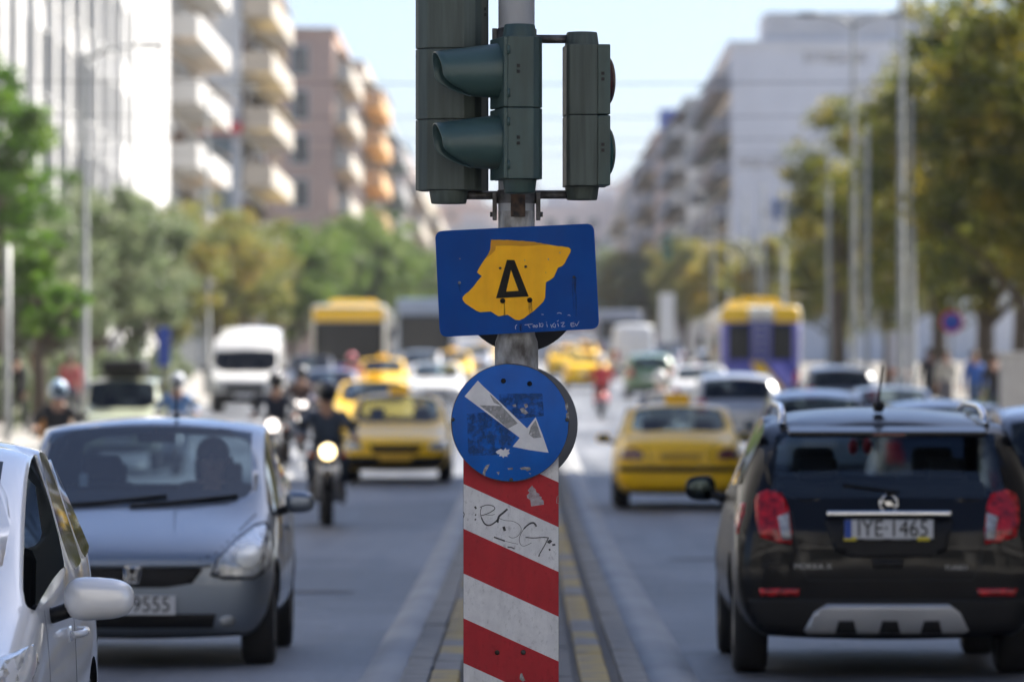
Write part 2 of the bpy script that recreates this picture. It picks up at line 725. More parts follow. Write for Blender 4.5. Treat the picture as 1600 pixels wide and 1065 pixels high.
mb = MB()
mb.lathe([(0.083, -0.02), (0.083, pz(545)), (0.081, pz(534)), (0.072, pz(524)), (0.0695, pz(518))], 32)
mb.build('lower_tube', M_POLED, pole)
mb = MB()
mb.lathe([(0.0695, pz(518)), (0.0695, pz(330))], 32)
mb.build('stained_tube', M_POLED, pole)
mb = MB()
mb.lathe([(0.0694, pz(330)), (0.0694, 4.1), (0.06, 4.13), (0.0, 4.14)], 32)
mb.build('upper_tube', M_POLE, pole)
mb = MB()
mb.box((0, 0, 0.01), (0.34, 0.34, 0.025), bev=0.004)
for a in (-1, 1):
    for b in (-1, 1):
        mb.lathe([(0.018, 0.02), (0.018, 0.045), (0.0, 0.045)], 6, Matrix.Translation((a * .13, b * .13, 0)))
mb.build('base_plate', M_STEEL, pole)
# clamp with lugs, nuts and a rusty strap under the signal heads
mb = MB()
mb.lathe([(0.075, pz(318)), (0.0755, pz(312)), (0.0755, pz(300)), (0.072, pz(297))], 32)
mb.build('clamp_band', M_STEEL, pole)
for sx in (-1, 1):
    mb = MB()
    mb.box((sx * 0.083, -0.005, pz(322)), (0.017, 0.05, 0.108), bev=0.003)
    for zz in (pz(306), pz(335)):
        mb.tube([(sx * 0.087, -0.005, zz), (sx * 0.101, -0.005, zz)], 0.011, 6, smooth=False)
    mb.build('clamp_lug', M_STEEL, pole)
mb = MB()
mb.box((0.006, -0.071, pz(322)), (0.056, 0.014, 0.085), bev=0.003)
mb.box((0.006, -0.079, pz(318)), (0.012, 0.012, 0.02))
mb.build('rusty_bracket', mat('rusty_bracket', (0.10, 0.06, 0.04), rough=0.85, scale=30, col2=(0.02, 0.018, 0.017), bump=0.4), pole)
# upper clamp, mostly behind the head
mb = MB()
mb.lathe([(0.07, pz(75)), (0.077, pz(72)), (0.077, pz(46)), (0.07, pz(44))], 32)
mb.box((-0.083, 0.0, pz(60)), (0.02, 0.05, 0.075), bev=0.003)
mb.build('clamp_band', M_STEEL, pole)
for x0, x1, py, nm in ((0.07, 0.2, 61, 0), (0.07, 0.2, 304, 0), (-0.07, -0.2, 305, 0)):
    mb = MB()
    yy = 0.0
    mb.tube([(x0, yy, pz(py)), (x1, yy, pz(py))], 0.0165, 12)
    mb.build('bracket_arm', M_STEEL, pole)

MODH = 110.5 / FPX * DP


def signal_module(mb, h, dep, w, z0, rnd=1.0):
    """one lamp compartment: rounded back, flat front towards local -Y; stands on z0"""
    prof = [(-w / 2, -dep * .5), (w / 2, -dep * .5), (w / 2, dep * (.5 - .32 * rnd)), (w * (.5 - .07 * rnd), dep * (.5 - .14 * rnd)), (w * (.5 - .22 * rnd), dep * .5), (-w * (.5 - .22 * rnd), dep * .5),
            (-w * (.5 - .07 * rnd), dep * (.5 - .14 * rnd)), (-w / 2, dep * (.5 - .32 * rnd))]
    bm = bmesh.new()
    lo = [bm.verts.new((x, y, z0 + 0.0012)) for x, y in prof]
    hi = [bm.verts.new((x, y, z0 + h - 0.0012)) for x, y in prof]
    bm.faces.new(lo)
    bm.faces.new(hi)
    for i in range(len(prof)):
        j = (i + 1) % len(prof)
        bm.faces.new((lo[i], lo[j], hi[j], hi[i]))
    bmesh.ops.recalc_face_normals(bm, faces=bm.faces)
    bmesh.ops.bevel(bm, geom=bm.edges[:], offset=0.0035, segments=2, affect='EDGES', profile=0.6)
    mb.addbm(bm)


def visor_mesh(r0, r1, top, side, bot):
    """open tunnel visor, axis towards -Y, cut obliquely; a thin double wall"""
    mb = MB()
    n, m = 40, 8
    for rr, flip in ((0.0, 1), (-0.0035, -1)):
        vs, fs = [], []
        for i in range(n):
            a = 2 * math.pi * i / n
            c = math.cos(a)          # 1 at top, -1 at bottom
            L = side + (top - side) * max(0, c) ** 1.3 - (side - bot) * max(0, -c) ** 2.2
            for k in range(m + 1):
                t = k / m
                r = (r0 + (r1 - r0) * (t * L / top)) + rr
                sag = -0.010 * t * L / top
                vs.append((r * math.sin(a), -t * L, r * c * (1.0) + sag))
        for i in range(n):
            j = (i + 1) % n
            for k in range(m):
                a0, b0 = i * (m + 1) + k, j * (m + 1) + k
                fs.append((a0, b0, b0 + 1, a0 + 1))
        mb.add(vs, fs, True)
        if flip == 1:
            rim_o = [vs[i * (m + 1) + m] for i in range(n)]
        else:
            rim_i = [vs[i * (m + 1) + m] for i in range(n)]
    mb.add(rim_o + rim_i, [(i, (i + 1) % n, n + (i + 1) % n, n + i) for i in range(n)], False)
    return mb


def signal_head(name, label, px, pybot, rz, w, dep, nmod, lenses, visors, back_m, capr, ycap=0.0, yoff=0.0, body_m=None, door=0.016, rnd=1.0, vis=(0.245, 0.228, 0.10)):
    root = empty(name, (wx(px, DP), DP + yoff, wz(pybot, DP)), rz, label, 'traffic light')
    for k in range(nmod):
        b = MB()
        signal_module(b, MODH, dep, w, k * MODH, rnd)
        o = b.build('lamp_housing', body_m or M_SIG, root)
        # little vent studs on both cheeks
        for sx in (-1, 1):
            s = MB()
            for zz in (0.0, 0.022):
                for q in ((0.0,) if sx else (0.0,)):
                    s.box((sx * (w / 2 + (0.0015 if door < .03 else .0045)), (-dep * .22 if door < .03 else -dep * .5 - door * .4) + q, k * MODH + MODH * .50 + zz), (0.004, 0.012, 0.012))
            s.build('stud', M_BLACK, o)
        # front door frame standing proud
        b = MB()
        b.box((0, -dep * .5 - door / 2, k * MODH + MODH / 2), (w + 0.006, door, MODH - 0.004), bev=0.004)
        b.build('door_frame', M_SIG, o)
        for zz in (.2, .8):
            b = MB()
            b.tube([(w / 2 + .004, -dep * .5 + .002, k * MODH + MODH * zz - .016), (w / 2 + .004, -dep * .5 + .002, k * MODH + MODH * zz + .016)], .006, 8)
            b.build('hinge', M_SIG, o)
        b = MB()
        b.ball((0, -dep * .5 - door + .004, k * MODH + MODH / 2), (0.095, 0.034, 0.095), 28, 14)
        b.build('lens', lenses[nmod - 1 - k], o)
        if visors:
            v = visor_mesh(0.104, 0.080, vis[0], vis[1], vis[2])
            vo = v.build('visor', M_VIS, root)
            vo.location = (0, -dep * .5 - door + .002, k * MODH + MODH / 2 + 0.008)
    # end caps: squat tapered drums
    for zz, sgn in ((0.0, -1), (nmod * MODH, 1)):
        c = MB()
        c.lathe([(capr, 0), (capr * 0.9, sgn * 0.046), (capr * 0.86, sgn * 0.05), (0, sgn * 0.052)], 32, Matrix.Translation((0, ycap, zz)) @ Matrix.Diagonal((1, 0.92, 1, 1)))
        c.build('end_cap', body_m or M_SIG, root)
    return root


# vehicle signal seen from behind (front looks up the avenue), left of the pole
h = signal_head('vehicle_signal', 'tall dark green three-lamp vehicle signal seen from behind, hanging left of the pole', 703, 298, R(180 - 9), 0.255, 0.20, 3,
                [M_LENSR, M_LENSY, M_LENSG], True, M_SIGW, 0.075, 0.03, 0.02, M_SIGW, vis=(0.2, 0.17, 0.1))
# two-lamp signal in front of the pole, hoods to the left
h = signal_head('pedestrian_signal', 'dark green two-lamp signal with two hoods pointing left, mounted on front of the pole', 812, 284, R(-90 + 13), 0.235, 0.145, 2,
                [M_LENSR, M_LENSG], True, M_SIG, 0.07, 0.0, -0.16)
# two-lamp signal right of the pole, lenses to the right
h = signal_head('pedestrian_signal', 'dark green two-lamp signal without hoods, right of the pole with bulging lenses facing right', 906, 292, R(90 + 4), 0.235, 0.118, 2,
                [M_LENSR, M_LENSG], False, M_SIG, 0.071, -0.008, 0.0, M_SIGW, door=0.048, rnd=.35)

# ---- blue rectangular sign with the yellow patch
M_BLUE = mat('sign_blue_sheet', (0.000, 0.062, 0.30), rough=0.45, scale=5.0, col2=(0.000, 0.050, 0.25), spec=0.1, bump=0.02)
M_BLUE2 = mat('round_sign_blue', (0.000, 0.115, 0.50), rough=0.42, scale=8.0, col2=(0.000, 0.090, 0.40), spec=0.25, bump=0.03)
M_SIGNBACK = mat('sign_grey_back', (0.10, 0.105, 0.115), rough=0.6, scale=6, var=0.15)
M_YEL = mat('sign_yellow_sheet', (0.96, 0.49, 0.010), rough=0.5, spec=0.2, scale=14.0, col2=(0.88, 0.42, 0.008), bump=0.02)
M_YELB = mat('sign_yellow_faded_border', (0.60, 0.29, 0.014), rough=0.5, spec=0.2, scale=14.0, col2=(0.52, 0.23, 0.012))
M_INK = mat('sign_black_ink', (0.010, 0.009, 0.009), rough=0.6, spec=0.15, var=0.2, scale=30)
M_WHITE = mat('sign_white_sheet', (0.72, 0.72, 0.73), rough=0.5, scale=22.0, col2=(0.63, 0.63, 0.65), bump=0.03)
M_RED = mat('sign_red_sheet', (0.46, 0.016, 0.028), rough=0.45, spec=0.25, scale=18.0, col2=(0.39, 0.013, 0.024), bump=0.03, stretch=(1, 1, .3))
M_RUST = stainmat('rust_streak', (0.03, 0.02, 0.015), 0.42, 40, stretch=(3, 1, 0.25))
M_RUSTB = stainmat('paint_chips', (0.10, 0.07, 0.05), 0.5, 55)
M_GLUE = stainmat('glue_residue', (0.004, 0.06, 0.22), 0.47, 26)
M_GLUEG = stainmat('grey_glue_residue', (0.30, 0.30, 0.30), 0.58, 30)
M_CHIP = mat('bare_chipped_paint', (0.42, 0.42, 0.42), rough=0.7, scale=60, col2=(0.14, 0.12, 0.10))
M_BOLT = mat('sign_bolt', (0.10, 0.095, 0.09), rough=0.5, metal=0.6, scale=40, col2=(0.03, 0.025, 0.02))


def pts_local(pp, cx, cy, d):
    k = d / FPX
    return [((x - cx) * k, -(y - cy) * k) for x, y in pp]


def crop(pp, x0, y0, sc):
    return [(x0 + x * sc, y0 + y * sc) for x, y in pp]


def rounded_quad(q, r, n=6):
    out = []
    for i in range(4):
        p = Vector(q[i])
        a = (Vector(q[i - 1]) - p).normalized()
        b = (Vector(q[(i + 1) % 4]) - p).normalized()
        for k in range(n + 1):
            t = k / n
            out.append(tuple((p + a * r) * (1 - t) ** 2 + p * 2 * t * (1 - t) + (p + b * r) * t ** 2))
    return out


DS = DP - 0.105
scx, scy = 808, 438
S1 = 260.0 / 1065 * 1.0       # crop two: 300 px wide shown at 1229
K1 = 300.0 / 1229


def sg(pp):
    return pts_local(crop(pp, 660, 320, K1), scx, scy, DS)


sign = empty('blue_sign', (wx(scx, DS), DS, wz(scy, DS)), 0, 'tilted rectangular blue sign with yellow map patch and black triangle letter on the pole', 'sign')
q = sg([(80, 168), (1098, 118), (1132, 792), (112, 846)])
mb = MB()
mb.prism(rounded_quad(q, 0.032), -0.0015, 0.0015)
mb.build('plate', [M_BLUE], sign)
blob = [(440, 222), (478, 224), (580, 226), (640, 231), (700, 236), (760, 245), (820, 255), (870, 264), (905, 267), (938, 273), (951, 286), (948, 304), (930, 335), (912, 372),
        (896, 390), (868, 402), (858, 426), (842, 462), (818, 480), (792, 494), (789, 540), (786, 592), (777, 616), (758, 636), (712, 680), (672, 708), (650, 725),
        (622, 737), (594, 733), (566, 714), (547, 702), (518, 706), (490, 712), (466, 699), (440, 681), (410, 683), (372, 686), (346, 676), (310, 652), (274, 628),
        (258, 604), (260, 588), (276, 570), (300, 552), (330, 520), (352, 490), (370, 468), (382, 455), (366, 444), (351, 430), (362, 408), (384, 372), (402, 345), (420, 318), (434, 286), (437, 250)]
rb = random.Random(5)
jag = []
for i, (a, b) in enumerate(zip(blob, blob[1:] + blob[:1])):
    n = max(1, int(math.hypot(b[0] - a[0], b[1] - a[1]) / 9))
    for k in range(n):
        t = k / n
        jit = 1.6 if (i < 10 or 38 < i < 48) else 0.5
        jag.append((a[0] + (b[0] - a[0]) * t + rb.uniform(-jit, jit), a[1] + (b[1] - a[1]) * t + rb.uniform(-jit, jit)))
mb = MB()
mb.prism(sg(jag), -0.0032, -0.001)
mb.build('yellow_patch', [M_YELB], sign)
ii = blob.index((820, 255))
inner = [(470, 263), (560, 261), (640, 264), (700, 262), (752, 258)] + [(x - 1.5, y + 1) for x, y in blob[ii:blob.index((402, 345)) + 1]] + [(440, 318), (466, 290)]
mb = MB()
mb.prism(sg(inner), -0.0042, -0.003)
mb.build('fresh_yellow_sheet', [M_YEL], sign)
mb = MB()
delta_o = [(541, 352), (589, 353), (681, 586), (471, 598)]
delta_i = [(567, 416), (536, 555), (616, 550)]
# outline with the triangular counter bridged in
path = [(541, 352), (567, 416), (536, 555), (616, 550), (567.5, 416.5), (542, 352.4), (589, 353), (681, 586), (471, 598)]
o_ = sg(delta_o)
i_ = sg(delta_i)
vs = [(x, -0.0056, z) for x, z in o_] + [(x, -0.0056, z) for x, z in i_]
mb.add(vs, [(0, 4, 5, 3), (0, 1, 4), (1, 2, 6, 4), (3, 5, 6, 2)])
back = [(x, -0.0035, z) for x, z in o_] + [(x, -0.0035, z) for x, z in i_]
mb.add(vs + back, [(0, 1, 8, 7), (1, 2, 9, 8), (2, 3, 10, 9), (3, 0, 7, 10), (4, 5, 12, 11), (5, 6, 13, 12), (6, 4, 11, 13)])
mb.build('letter_delta', [M_INK], sign)


def bolt(parent, p, r, yf, m=M_BOLT, name='bolt'):
    b = MB()
    b.lathe([(r * 1.25, 0), (r * 1.25, 0.003), (r, 0.004), (r, 0.009), (r * .8, 0.0105), (0, 0.0105)], 14, Matrix.Translation((p[0], yf, p[1])) @ Matrix.Rotation(R(90), 4, 'X'))
    return b.build(name, m, parent)


for c in ((514, 614), (687, 609)):
    bolt(sign, sg([c])[0], 0.008, -0.004, M_INK)
for c in ((970, 462), (498, 405), (661, 395)):
    bolt(sign, sg([c])[0], 0.0042, -0.0035, M_BOLT, 'rivet')
b = bolt(sign, sg([(237, 498)])[0], 0.0045, -0.001, M_CHIP, 'rivet')
for c, L, w in (((970, 462), 250, 16), ((514, 614), 100, 14), ((687, 609), 110, 14), ((237, 498), 60, 12), ((627, 760), 50, 14)):
    st = MB()
    a, b2, c2, d2 = sg([(c[0] - w, c[1]), (c[0] + w, c[1]), (c[0] + w * .6 + 10, c[1] + L), (c[0] - w * .6 + 8, c[1] + L)])
    yy = -0.0047 if (c[0] in (514, 687)) else -0.0021
    st.add([(a[0], yy, a[1]), (b2[0], yy, b2[1]), (c2[0], yy, c2[1]), (d2[0], yy, d2[1])], [(0, 1, 2, 3)])
    st.build('rust_streak', [M_RUST], sign)
for c, w, hh in (((806, 348), 5, 8), ((880, 306), 5, 5), ((240, 345), 5, 5), ((655, 355), 3, 6), ((790, 433), 4, 3)):
    st = MB()
    st.prism(sg([(c[0] - w, c[1]), (c[0], c[1] - hh), (c[0] + w, c[1] + 1), (c[0] + 1, c[1] + hh)]), -0.0052, -0.0035)
    st.build('paint_chip', [M_CHIP], sign)
M_PEN = mat('white_marker_pen', (0.62, 0.66, 0.72), rough=0.6, var=0.2, scale=50)
pen = MB()
for s in ([(605, 766), (598, 774), (595, 785), (598, 796)],
          [(654, 768), (706, 762)], [(676, 766), (682, 778), (690, 787)],
          [(716, 768), (708, 774), (712, 783), (720, 776), (716, 768)], [(732, 768), (725, 775), (728, 784), (738, 776), (732, 768)],
          [(748, 754), (752, 783)], [(768, 756), (750, 768), (768, 780), (772, 760)],
          [(796, 762), (800, 782)], [(792, 752), (797, 751)],
          [(820, 764), (830, 786)], [(846, 756), (832, 772), (850, 784), (852, 764)],
          [(866, 758), (872, 778)], [(862, 746), (868, 742), (872, 738)],
          [(886, 756), (908, 752), (892, 778), (914, 776)],
          [(950, 757), (972, 752)], [(952, 766), (974, 762)], [(950, 757), (954, 778), (976, 774)], [(980, 758), (986, 774), (1003, 745)],
          [(762, 700), (776, 702)], [(862, 695), (876, 690), (892, 696)], [(930, 708), (938, 703), (947, 710)]):
    ribbon(pen, sg(smoothline(s, 4)), 0.0016, -0.0024, -0.0012)
pen.build('scribbled_tag', [M_PEN], sign)
# hanger strap between the sign and the pole
mb = MB()
mb.box((0, 0.02, 0.05), (0.09, 0.034, 0.03))
mb.box((0, 0.02, -0.06), (0.09, 0.034, 0.03))
mb.build('hanger', M_STEEL, sign)

# dark round sign seen from behind, under the blue rectangle on the pole's far side
db = DP + 0.105
mb = MB()
mb.lathe([(0.0, 0.0), (0.225, 0.0), (0.231, 0.004), (0.231, 0.016), (0.227, 0.018)], 64, Matrix.Rotation(R(-90), 4, 'X'))
o = mb.build('round_sign', mat('dark_sign_back', (0.022, 0.022, 0.024), rough=0.7, var=0.2, scale=8))
o.location = (wx(813, db), db, wz(456, db))
tag(o, 'dark back of a round sign peeping out below the blue rectangle', 'sign')
# grey-backed twin of the arrow sign, behind
mb = MB()
mb.lathe([(0.0, 0.0), (0.222, 0.0), (0.2285, 0.004), (0.2285, 0.016), (0.224, 0.018)], 64, Matrix.Rotation(R(-90), 4, 'X'))
o = mb.build('round_sign', M_SIGNBACK)
o.location = (wx(810, db), db, wz(663, db))
o.rotation_euler = (0, 0, R(4))
tag(o, 'grey back of a round sign showing as a crescent behind the arrow sign', 'sign')

# ---- round blue arrow sign
DA = DP - 0.135
acx, acy = 797, 660
K3 = 260.0 / 527


def ar(pp):
    return pts_local(crop(pp, 680, 540, K3), acx, acy, DA)


arrow = empty('arrow_sign', (wx(acx, DA), DA, wz(acy, DA)), 0, 'scratched round blue keep-right sign with a white arrow pointing down right', 'sign')
rad = 92.2 / FPX * DA
mb = MB()
mb.lathe([(0.0, 0.0), (rad - 0.003, 0.0), (rad, -0.0012), (rad, -0.014), (rad - 0.002, -0.015)], 96, Matrix.Rotation(R(90), 4, 'X'))
mb.build('disc', [M_BLUE2], arrow)
mb = MB()
nn = 96
vs = []
for i in range(nn):
    a = 2 * math.pi * i / nn
    wv = 0.0016 + 0.0018 * max(0, math.sin(a * 7 + 1) * math.sin(a * 3.3)) + 0.001 * rb.random()
    vs += [(math.cos(a) * (rad - wv), -0.0006, math.sin(a) * (rad - wv)), (math.cos(a) * (rad + .0004), -0.0006, math.sin(a) * (rad + .0004)),
           (math.cos(a) * (rad + .0004), 0.003, math.sin(a) * (rad + .0004))]
mb.add(vs, [f for i in range(nn) for f in ((3 * i, 3 * i + 1, 3 * ((i + 1) % nn) + 1, 3 * ((i + 1) % nn)), (3 * i + 1, 3 * i + 2, 3 * ((i + 1) % nn) + 2, 3 * ((i + 1) % nn) + 1))])
mb.build('chipped_rim', [mat('chipped_rim', (0.10, 0.085, 0.075), rough=0.8, scale=90, col2=(0.015, 0.02, 0.04))], arrow)
arrow_poly = [(135, 110), (152, 128), (178, 152), (291, 261), (318, 226), (340, 282), (359, 338), (300, 330), (245, 319), (268, 291), (180, 225), (93, 160)]
mb = MB()
mb.prism(ar(arrow_poly), -0.0016, 0.0)
mb.build('arrow', [M_WHITE], arrow)
for poly, mm, nm, y in (([(100, 215), (230, 205), (255, 290), (225, 345), (105, 348)], M_GLUE, 'glue_residue', -0.0009),
                        ([(200, 152), (340, 150), (344, 222), (250, 232), (205, 195)], M_GLUE, 'glue_residue', -0.0009),
                        ([(140, 188), (210, 190), (262, 245), (230, 262), (185, 222)], M_GLUEG, 'grey_residue', -0.0022),
                        ([(172, 152), (190, 168), (214, 192), (186, 180)], M_GLUEG, 'grey_residue', -0.0022),
                        ([(302, 258), (318, 235), (336, 290), (312, 292), (296, 280)], M_GLUEG, 'grey_residue', -0.0022)):
    st = MB()
    p = ar(poly)
    tri = geometry.tessellate_polygon([[Vector((a, b, 0)) for a, b in p]])
    st.add([(a, y, b) for a, b in p], [tuple(t) for t in tri])
    st.build(nm, [mm], arrow)
for poly in ([(192, 336), (200, 328), (208, 326), (215, 332), (224, 322), (226, 330), (236, 326), (232, 336), (238, 340), (226, 347), (230, 352), (220, 350), (216, 356), (212, 349), (202, 350), (206, 342), (198, 342)],
             [(150, 405), (154, 392), (162, 378), (172, 374), (166, 388), (160, 400), (158, 412)], [(268, 386), (282, 382), (300, 384), (303, 392), (292, 397), (286, 391), (272, 392)],
             [(230, 388), (246, 386), (246, 391), (232, 393)], [(296, 402), (304, 404), (301, 408)], [(244, 188), (254, 184), (256, 192), (248, 194)],
             [(281, 184), (290, 182), (294, 192), (286, 198)], [(268, 200), (280, 196), (296, 212), (286, 218), (274, 212)],
             [(412, 186), (420, 180), (421, 196), (414, 205)], [(414, 215), (424, 210), (424, 236), (416, 240)], [(194, 400), (204, 398), (200, 408)]):
    st = MB()
    jj = []
    for a, b in poly:
        jj.append((a + rb.uniform(-1, 1), b + rb.uniform(-1, 1)))
    st.prism(ar(jj), -0.0012, 0.0)
    st.build('paint_chip', [M_CHIP if poly[0][0] != 192 else M_WHITE], arrow)
for c in ((216, 111), (299, 120)):
    bolt(arrow, ar([c])[0], 0.0075, -0.0005, M_INK)
for c in ((56, 233), (418, 234), (241, 424)):
    bolt(arrow, ar([c])[0], 0.006, -0.0005, M_BOLT)
mb = MB()
mb.box((0.01, 0.035, 0.12), (0.09, 0.036, 0.03))
mb.box((0.01, 0.035, -0.1), (0.09, 0.036, 0.03))
mb.build('hanger', M_STEEL, arrow)

M_GRIME = stainmat('grime_film', (0.10, 0.095, 0.085), 0.5, 5.0, stretch=(4, 1, .6), amax=.07)
M_SCUFF = stainmat('fine_scuffs', (0.08, 0.075, 0.07), 0.33, 70.0, stretch=(1, 1, .6), amax=.35)
gr = MB()
gr.add([(rad * .985 * math.cos(2 * math.pi * i / 48), -0.0026, rad * .985 * math.sin(2 * math.pi * i / 48)) for i in range(48)], [tuple(range(48))])
gr.build('grime', M_GRIME, arrow)
gr = MB()
rq = rounded_quad(sg([(86, 174), (1093, 124), (1126, 786), (117, 840)]), 0.03)
gr.add([(x, -0.0064, z) for x, z in rq], [tuple(range(len(rq)))])
gr.build('grime', M_GRIME, sign)

# ---- red and white striped board
DB = DP - 0.10
bcx, bcy = 798.5, 880
k = DB / FPX
board = empty('striped_board', (wx(bcx, DB), DB, 0.26), 0, 'upright red and white diagonally striped marker board below the arrow sign', 'sign')
hw = 74.6 * k
zt, zb_ = wz(702, DB) - 0.26, 0.0
mb = MB()
mb.box((0, 0.004, (zt + zb_) / 2), (hw * 2, 0.004, zt - zb_), bev=0.0008)
for sx in (-1, 1):
    mb.box((sx * (hw - 0.0015), 0.016, (zt + zb_) / 2), (0.003, 0.022, zt - zb_))
mb.build('panel', [M_SIGNBACK], board)


def bz(py):
    return wz(py, DB) - 0.26


def clipz(poly, zlo, zhi):
    def half(p, f, inter):
        out = []
        for i in range(len(p)):
            a, b = p[i - 1], p[i]
            if f(b):
                if not f(a):
                    out.append(inter(a, b))
                out.append(b)
            elif f(a):
                out.append(inter(a, b))
        return out
    cut = lambda z: (lambda a, b: (a[0] + (b[0] - a[0]) * (z - a[1]) / (b[1] - a[1]), z))
    p = half(poly, lambda q: q[1] <= zhi, cut(zhi))
    return half(p, lambda q: q[1] >= zlo, cut(zlo)) if p else p


yl = 755.6
sl = 67.3
per = 69.8
for j in range(-3, 14):
    y0 = yl + j * per
    y1 = y0 + per
    poly = [(-hw + .001, bz(y0)), (hw - .001, bz(y0 + sl)), (hw - .001, bz(y1 + sl)), (-hw + .001, bz(y1))]
    poly = clipz(poly, zb_ + .002, zt - .002)
    if len(poly) < 3:
        continue
    st = MB()
    st.prism(poly, 0.0, 0.003)
    st.build('white_stripe' if j % 2 == 0 else 'red_stripe', [M_WHITE if j % 2 == 0 else M_RED], board)
gr = MB()
gr.add([(-hw, -.0016, 0), (hw, -.0016, 0), (hw, -.0016, zt), (-hw, -.0016, zt)], [(0, 1, 2, 3)])
gr.build('grime', M_GRIME, board)
gr = MB()
gr.add([(-hw, -.0022, 0), (hw, -.0022, 0), (hw, -.0022, zt), (-hw, -.0022, zt)], [(0, 1, 2, 3)])
gr.build('scuff', M_SCUFF, board)
K7 = 540.0 / 1576


def bd(pp):
    return [((x - bcx) * k, wz(y, DB) - 0.26) for x, y in crop(pp, 560, 700, K7)]


pen = MB()
M_MARK2 = mat('black_marker_pen', (0.02, 0.02, 0.022), rough=0.6, scale=80, col2=(0.10, 0.10, 0.105))
S_ = [([(555, 268), (585, 258), (612, 262), (622, 275), (600, 292), (575, 302), (560, 306)], .0018),
      ([(562, 268), (556, 290), (562, 318), (578, 345), (600, 350), (625, 335), (640, 318)], [.0014] * 2 + [.003] * 5),
      ([(575, 302), (605, 304), (622, 300)], .001),
      ([(680, 276), (662, 292), (640, 312), (635, 338)], .0042), ([(640, 318), (668, 328), (705, 332), (735, 350), (742, 375), (725, 400), (702, 408), (685, 400)], .001),
      ([(662, 356), (668, 376)], .0055), ([(812, 356), (800, 340), (778, 345), (752, 370), (735, 405), (738, 435), (755, 445), (790, 430)], [.004, .004, .003, .0012, .001, .001, .001, .0008]),
      ([(762, 405), (800, 408), (845, 405), (868, 408)], .0022), ([(868, 405), (850, 440), (828, 478), (822, 492), (826, 486)], .0022),
      ([(618, 404), (640, 412), (668, 422)], .0032), ([(668, 422), (700, 430), (728, 436)], .0009), ([(680, 449), (700, 452), (712, 458)], .0026),
      ([(530, 272), (538, 268)], .006), ([(532, 302), (537, 304)], .004), ([(531, 322), (536, 326)], .004),
      ([(866, 432), (872, 422), (880, 428)], .006), ([(884, 440), (898, 438)], .004), ([(868, 463), (876, 460)], .004), ([(478, 290), (483, 300), (479, 316)], .0015)]
for s, w in S_:
    p = smoothline(s, 5)
    if isinstance(w, list):
        w = [w[min(len(w) - 1, i // 5)] for i in range(len(p))]
    w = [x * 1.8 for x in w] if isinstance(w, list) else w * 1.8
    ribbon(pen, bd(p), w, -0.0007, 0.0004)
pen.build('graffiti_tag', [M_MARK2], board)
st = MB()
st.prism(bd([(792, 168), (798, 178), (808, 186), (812, 200), (826, 208), (824, 216), (836, 222), (834, 230), (845, 238), (846, 256), (820, 260), (788, 264), (784, 236), (770, 226), (768, 214), (780, 202), (772, 192), (782, 180)]), -0.0008, 0.0005)
st.build('sticker_scrap', [mat('torn_sticker', (0.42, 0.38, 0.40), rough=0.8, scale=60, col2=(0.3, 0.22, 0.24))], board)
st = MB()
ribbon(st, bd([(914, 214), (906, 222), (904, 250), (914, 250)]), 0.0026, -0.0007, 0.0004)
st.prism(bd([(738, 1026), (746, 1022), (755, 1045), (762, 1055), (748, 1062), (735, 1050)]), -0.0008, 0.0005)
st.build('paint_chip', [M_CHIP], board)
for c in ((633, 929), (752, 928)):
    bolt(board, bd([c])[0], 0.0075, -0.0005, M_BOLT)
mb = MB()
for zz in (zt - .15, zt - .7):
    mb.box((0.02, 0.055, zz), (0.16, 0.078, 0.03))
mb.build('hanger', M_STEEL, board)

# ================================================================== VEHICLES
M_MIRG = mat('mirror_glass', (0.05, 0.065, 0.065), rough=0.05, metal=1.0, var=0.0)
M_TYRE = mat('tyre_rubber', (0.014, 0.014, 0.015), rough=0.85, var=0.2, scale=20)
M_RIM = mat('alloy_rim', (0.42, 0.43, 0.45), rough=0.35, metal=0.8, var=0.1)
M_TRIM = mat('black_trim_plastic', (0.010, 0.010, 0.011), rough=0.55, spec=0.25, var=0.15, scale=12)
M_INT = mat('dark_interior', (0.022, 0.022, 0.025), rough=0.8, var=0.15)
M_CHROME = mat('chrome', (0.75, 0.76, 0.78), rough=0.12, metal=1.0, var=0.0)
M_SILVERP = mat('silver_plastic', (0.36, 0.37, 0.39), rough=0.4, metal=0.5, var=0.08)
M_PLATE = mat('number_plate_white', (0.55, 0.56, 0.58), rough=0.5, var=0.06)
M_PLATEB = mat('number_plate_blue', (0.01, 0.06, 0.32), rough=0.5, var=0.06)
M_PLATEY = mat('taxi_plate_yellow', (0.55, 0.33, 0.03), rough=0.5, var=0.06)
M_TAIL = mat('tail_lamp_red', (0.60, 0.008, 0.014), rough=0.15, spec=0.3, coat=0.5, scale=26, col2=(0.16, 0.003, 0.006))
M_TAILD = mat('dark_red_lamp', (0.10, 0.006, 0.010), rough=0.2, coat=1.0, var=0.2, scale=14)
M_HEADL = mat('headlamp_clear', (0.62, 0.64, 0.64), rough=0.18, metal=0.3, coat=1.0, scale=11, col2=(0.22, 0.23, 0.235))
M_AMBER = mat('amber_lamp', (0.6, 0.16, 0.02), rough=0.25, coat=1.0, var=0.2)
M_BULB = mat('clear_reverse_lamp', (0.45, 0.46, 0.48), rough=0.2, coat=1.0, scale=18, col2=(0.12, 0.12, 0.12))
M_GLASS = glassmat('car_glass', (0.45, 0.52, 0.54), 1.0)
M_GLASSD = glassmat('tinted_car_glass', (0.16, 0.19, 0.21), 1.2)
M_TAXI = paint('taxi_yellow_paint', (0.92, 0.56, 0.010), coat=0.5, spec=0.3)
M_GLOW = mat('lit_headlamp', (0.9, 0.85, 0.7), rough=0.2, emis=(1.0, 0.74, 0.36), estr=1.6)
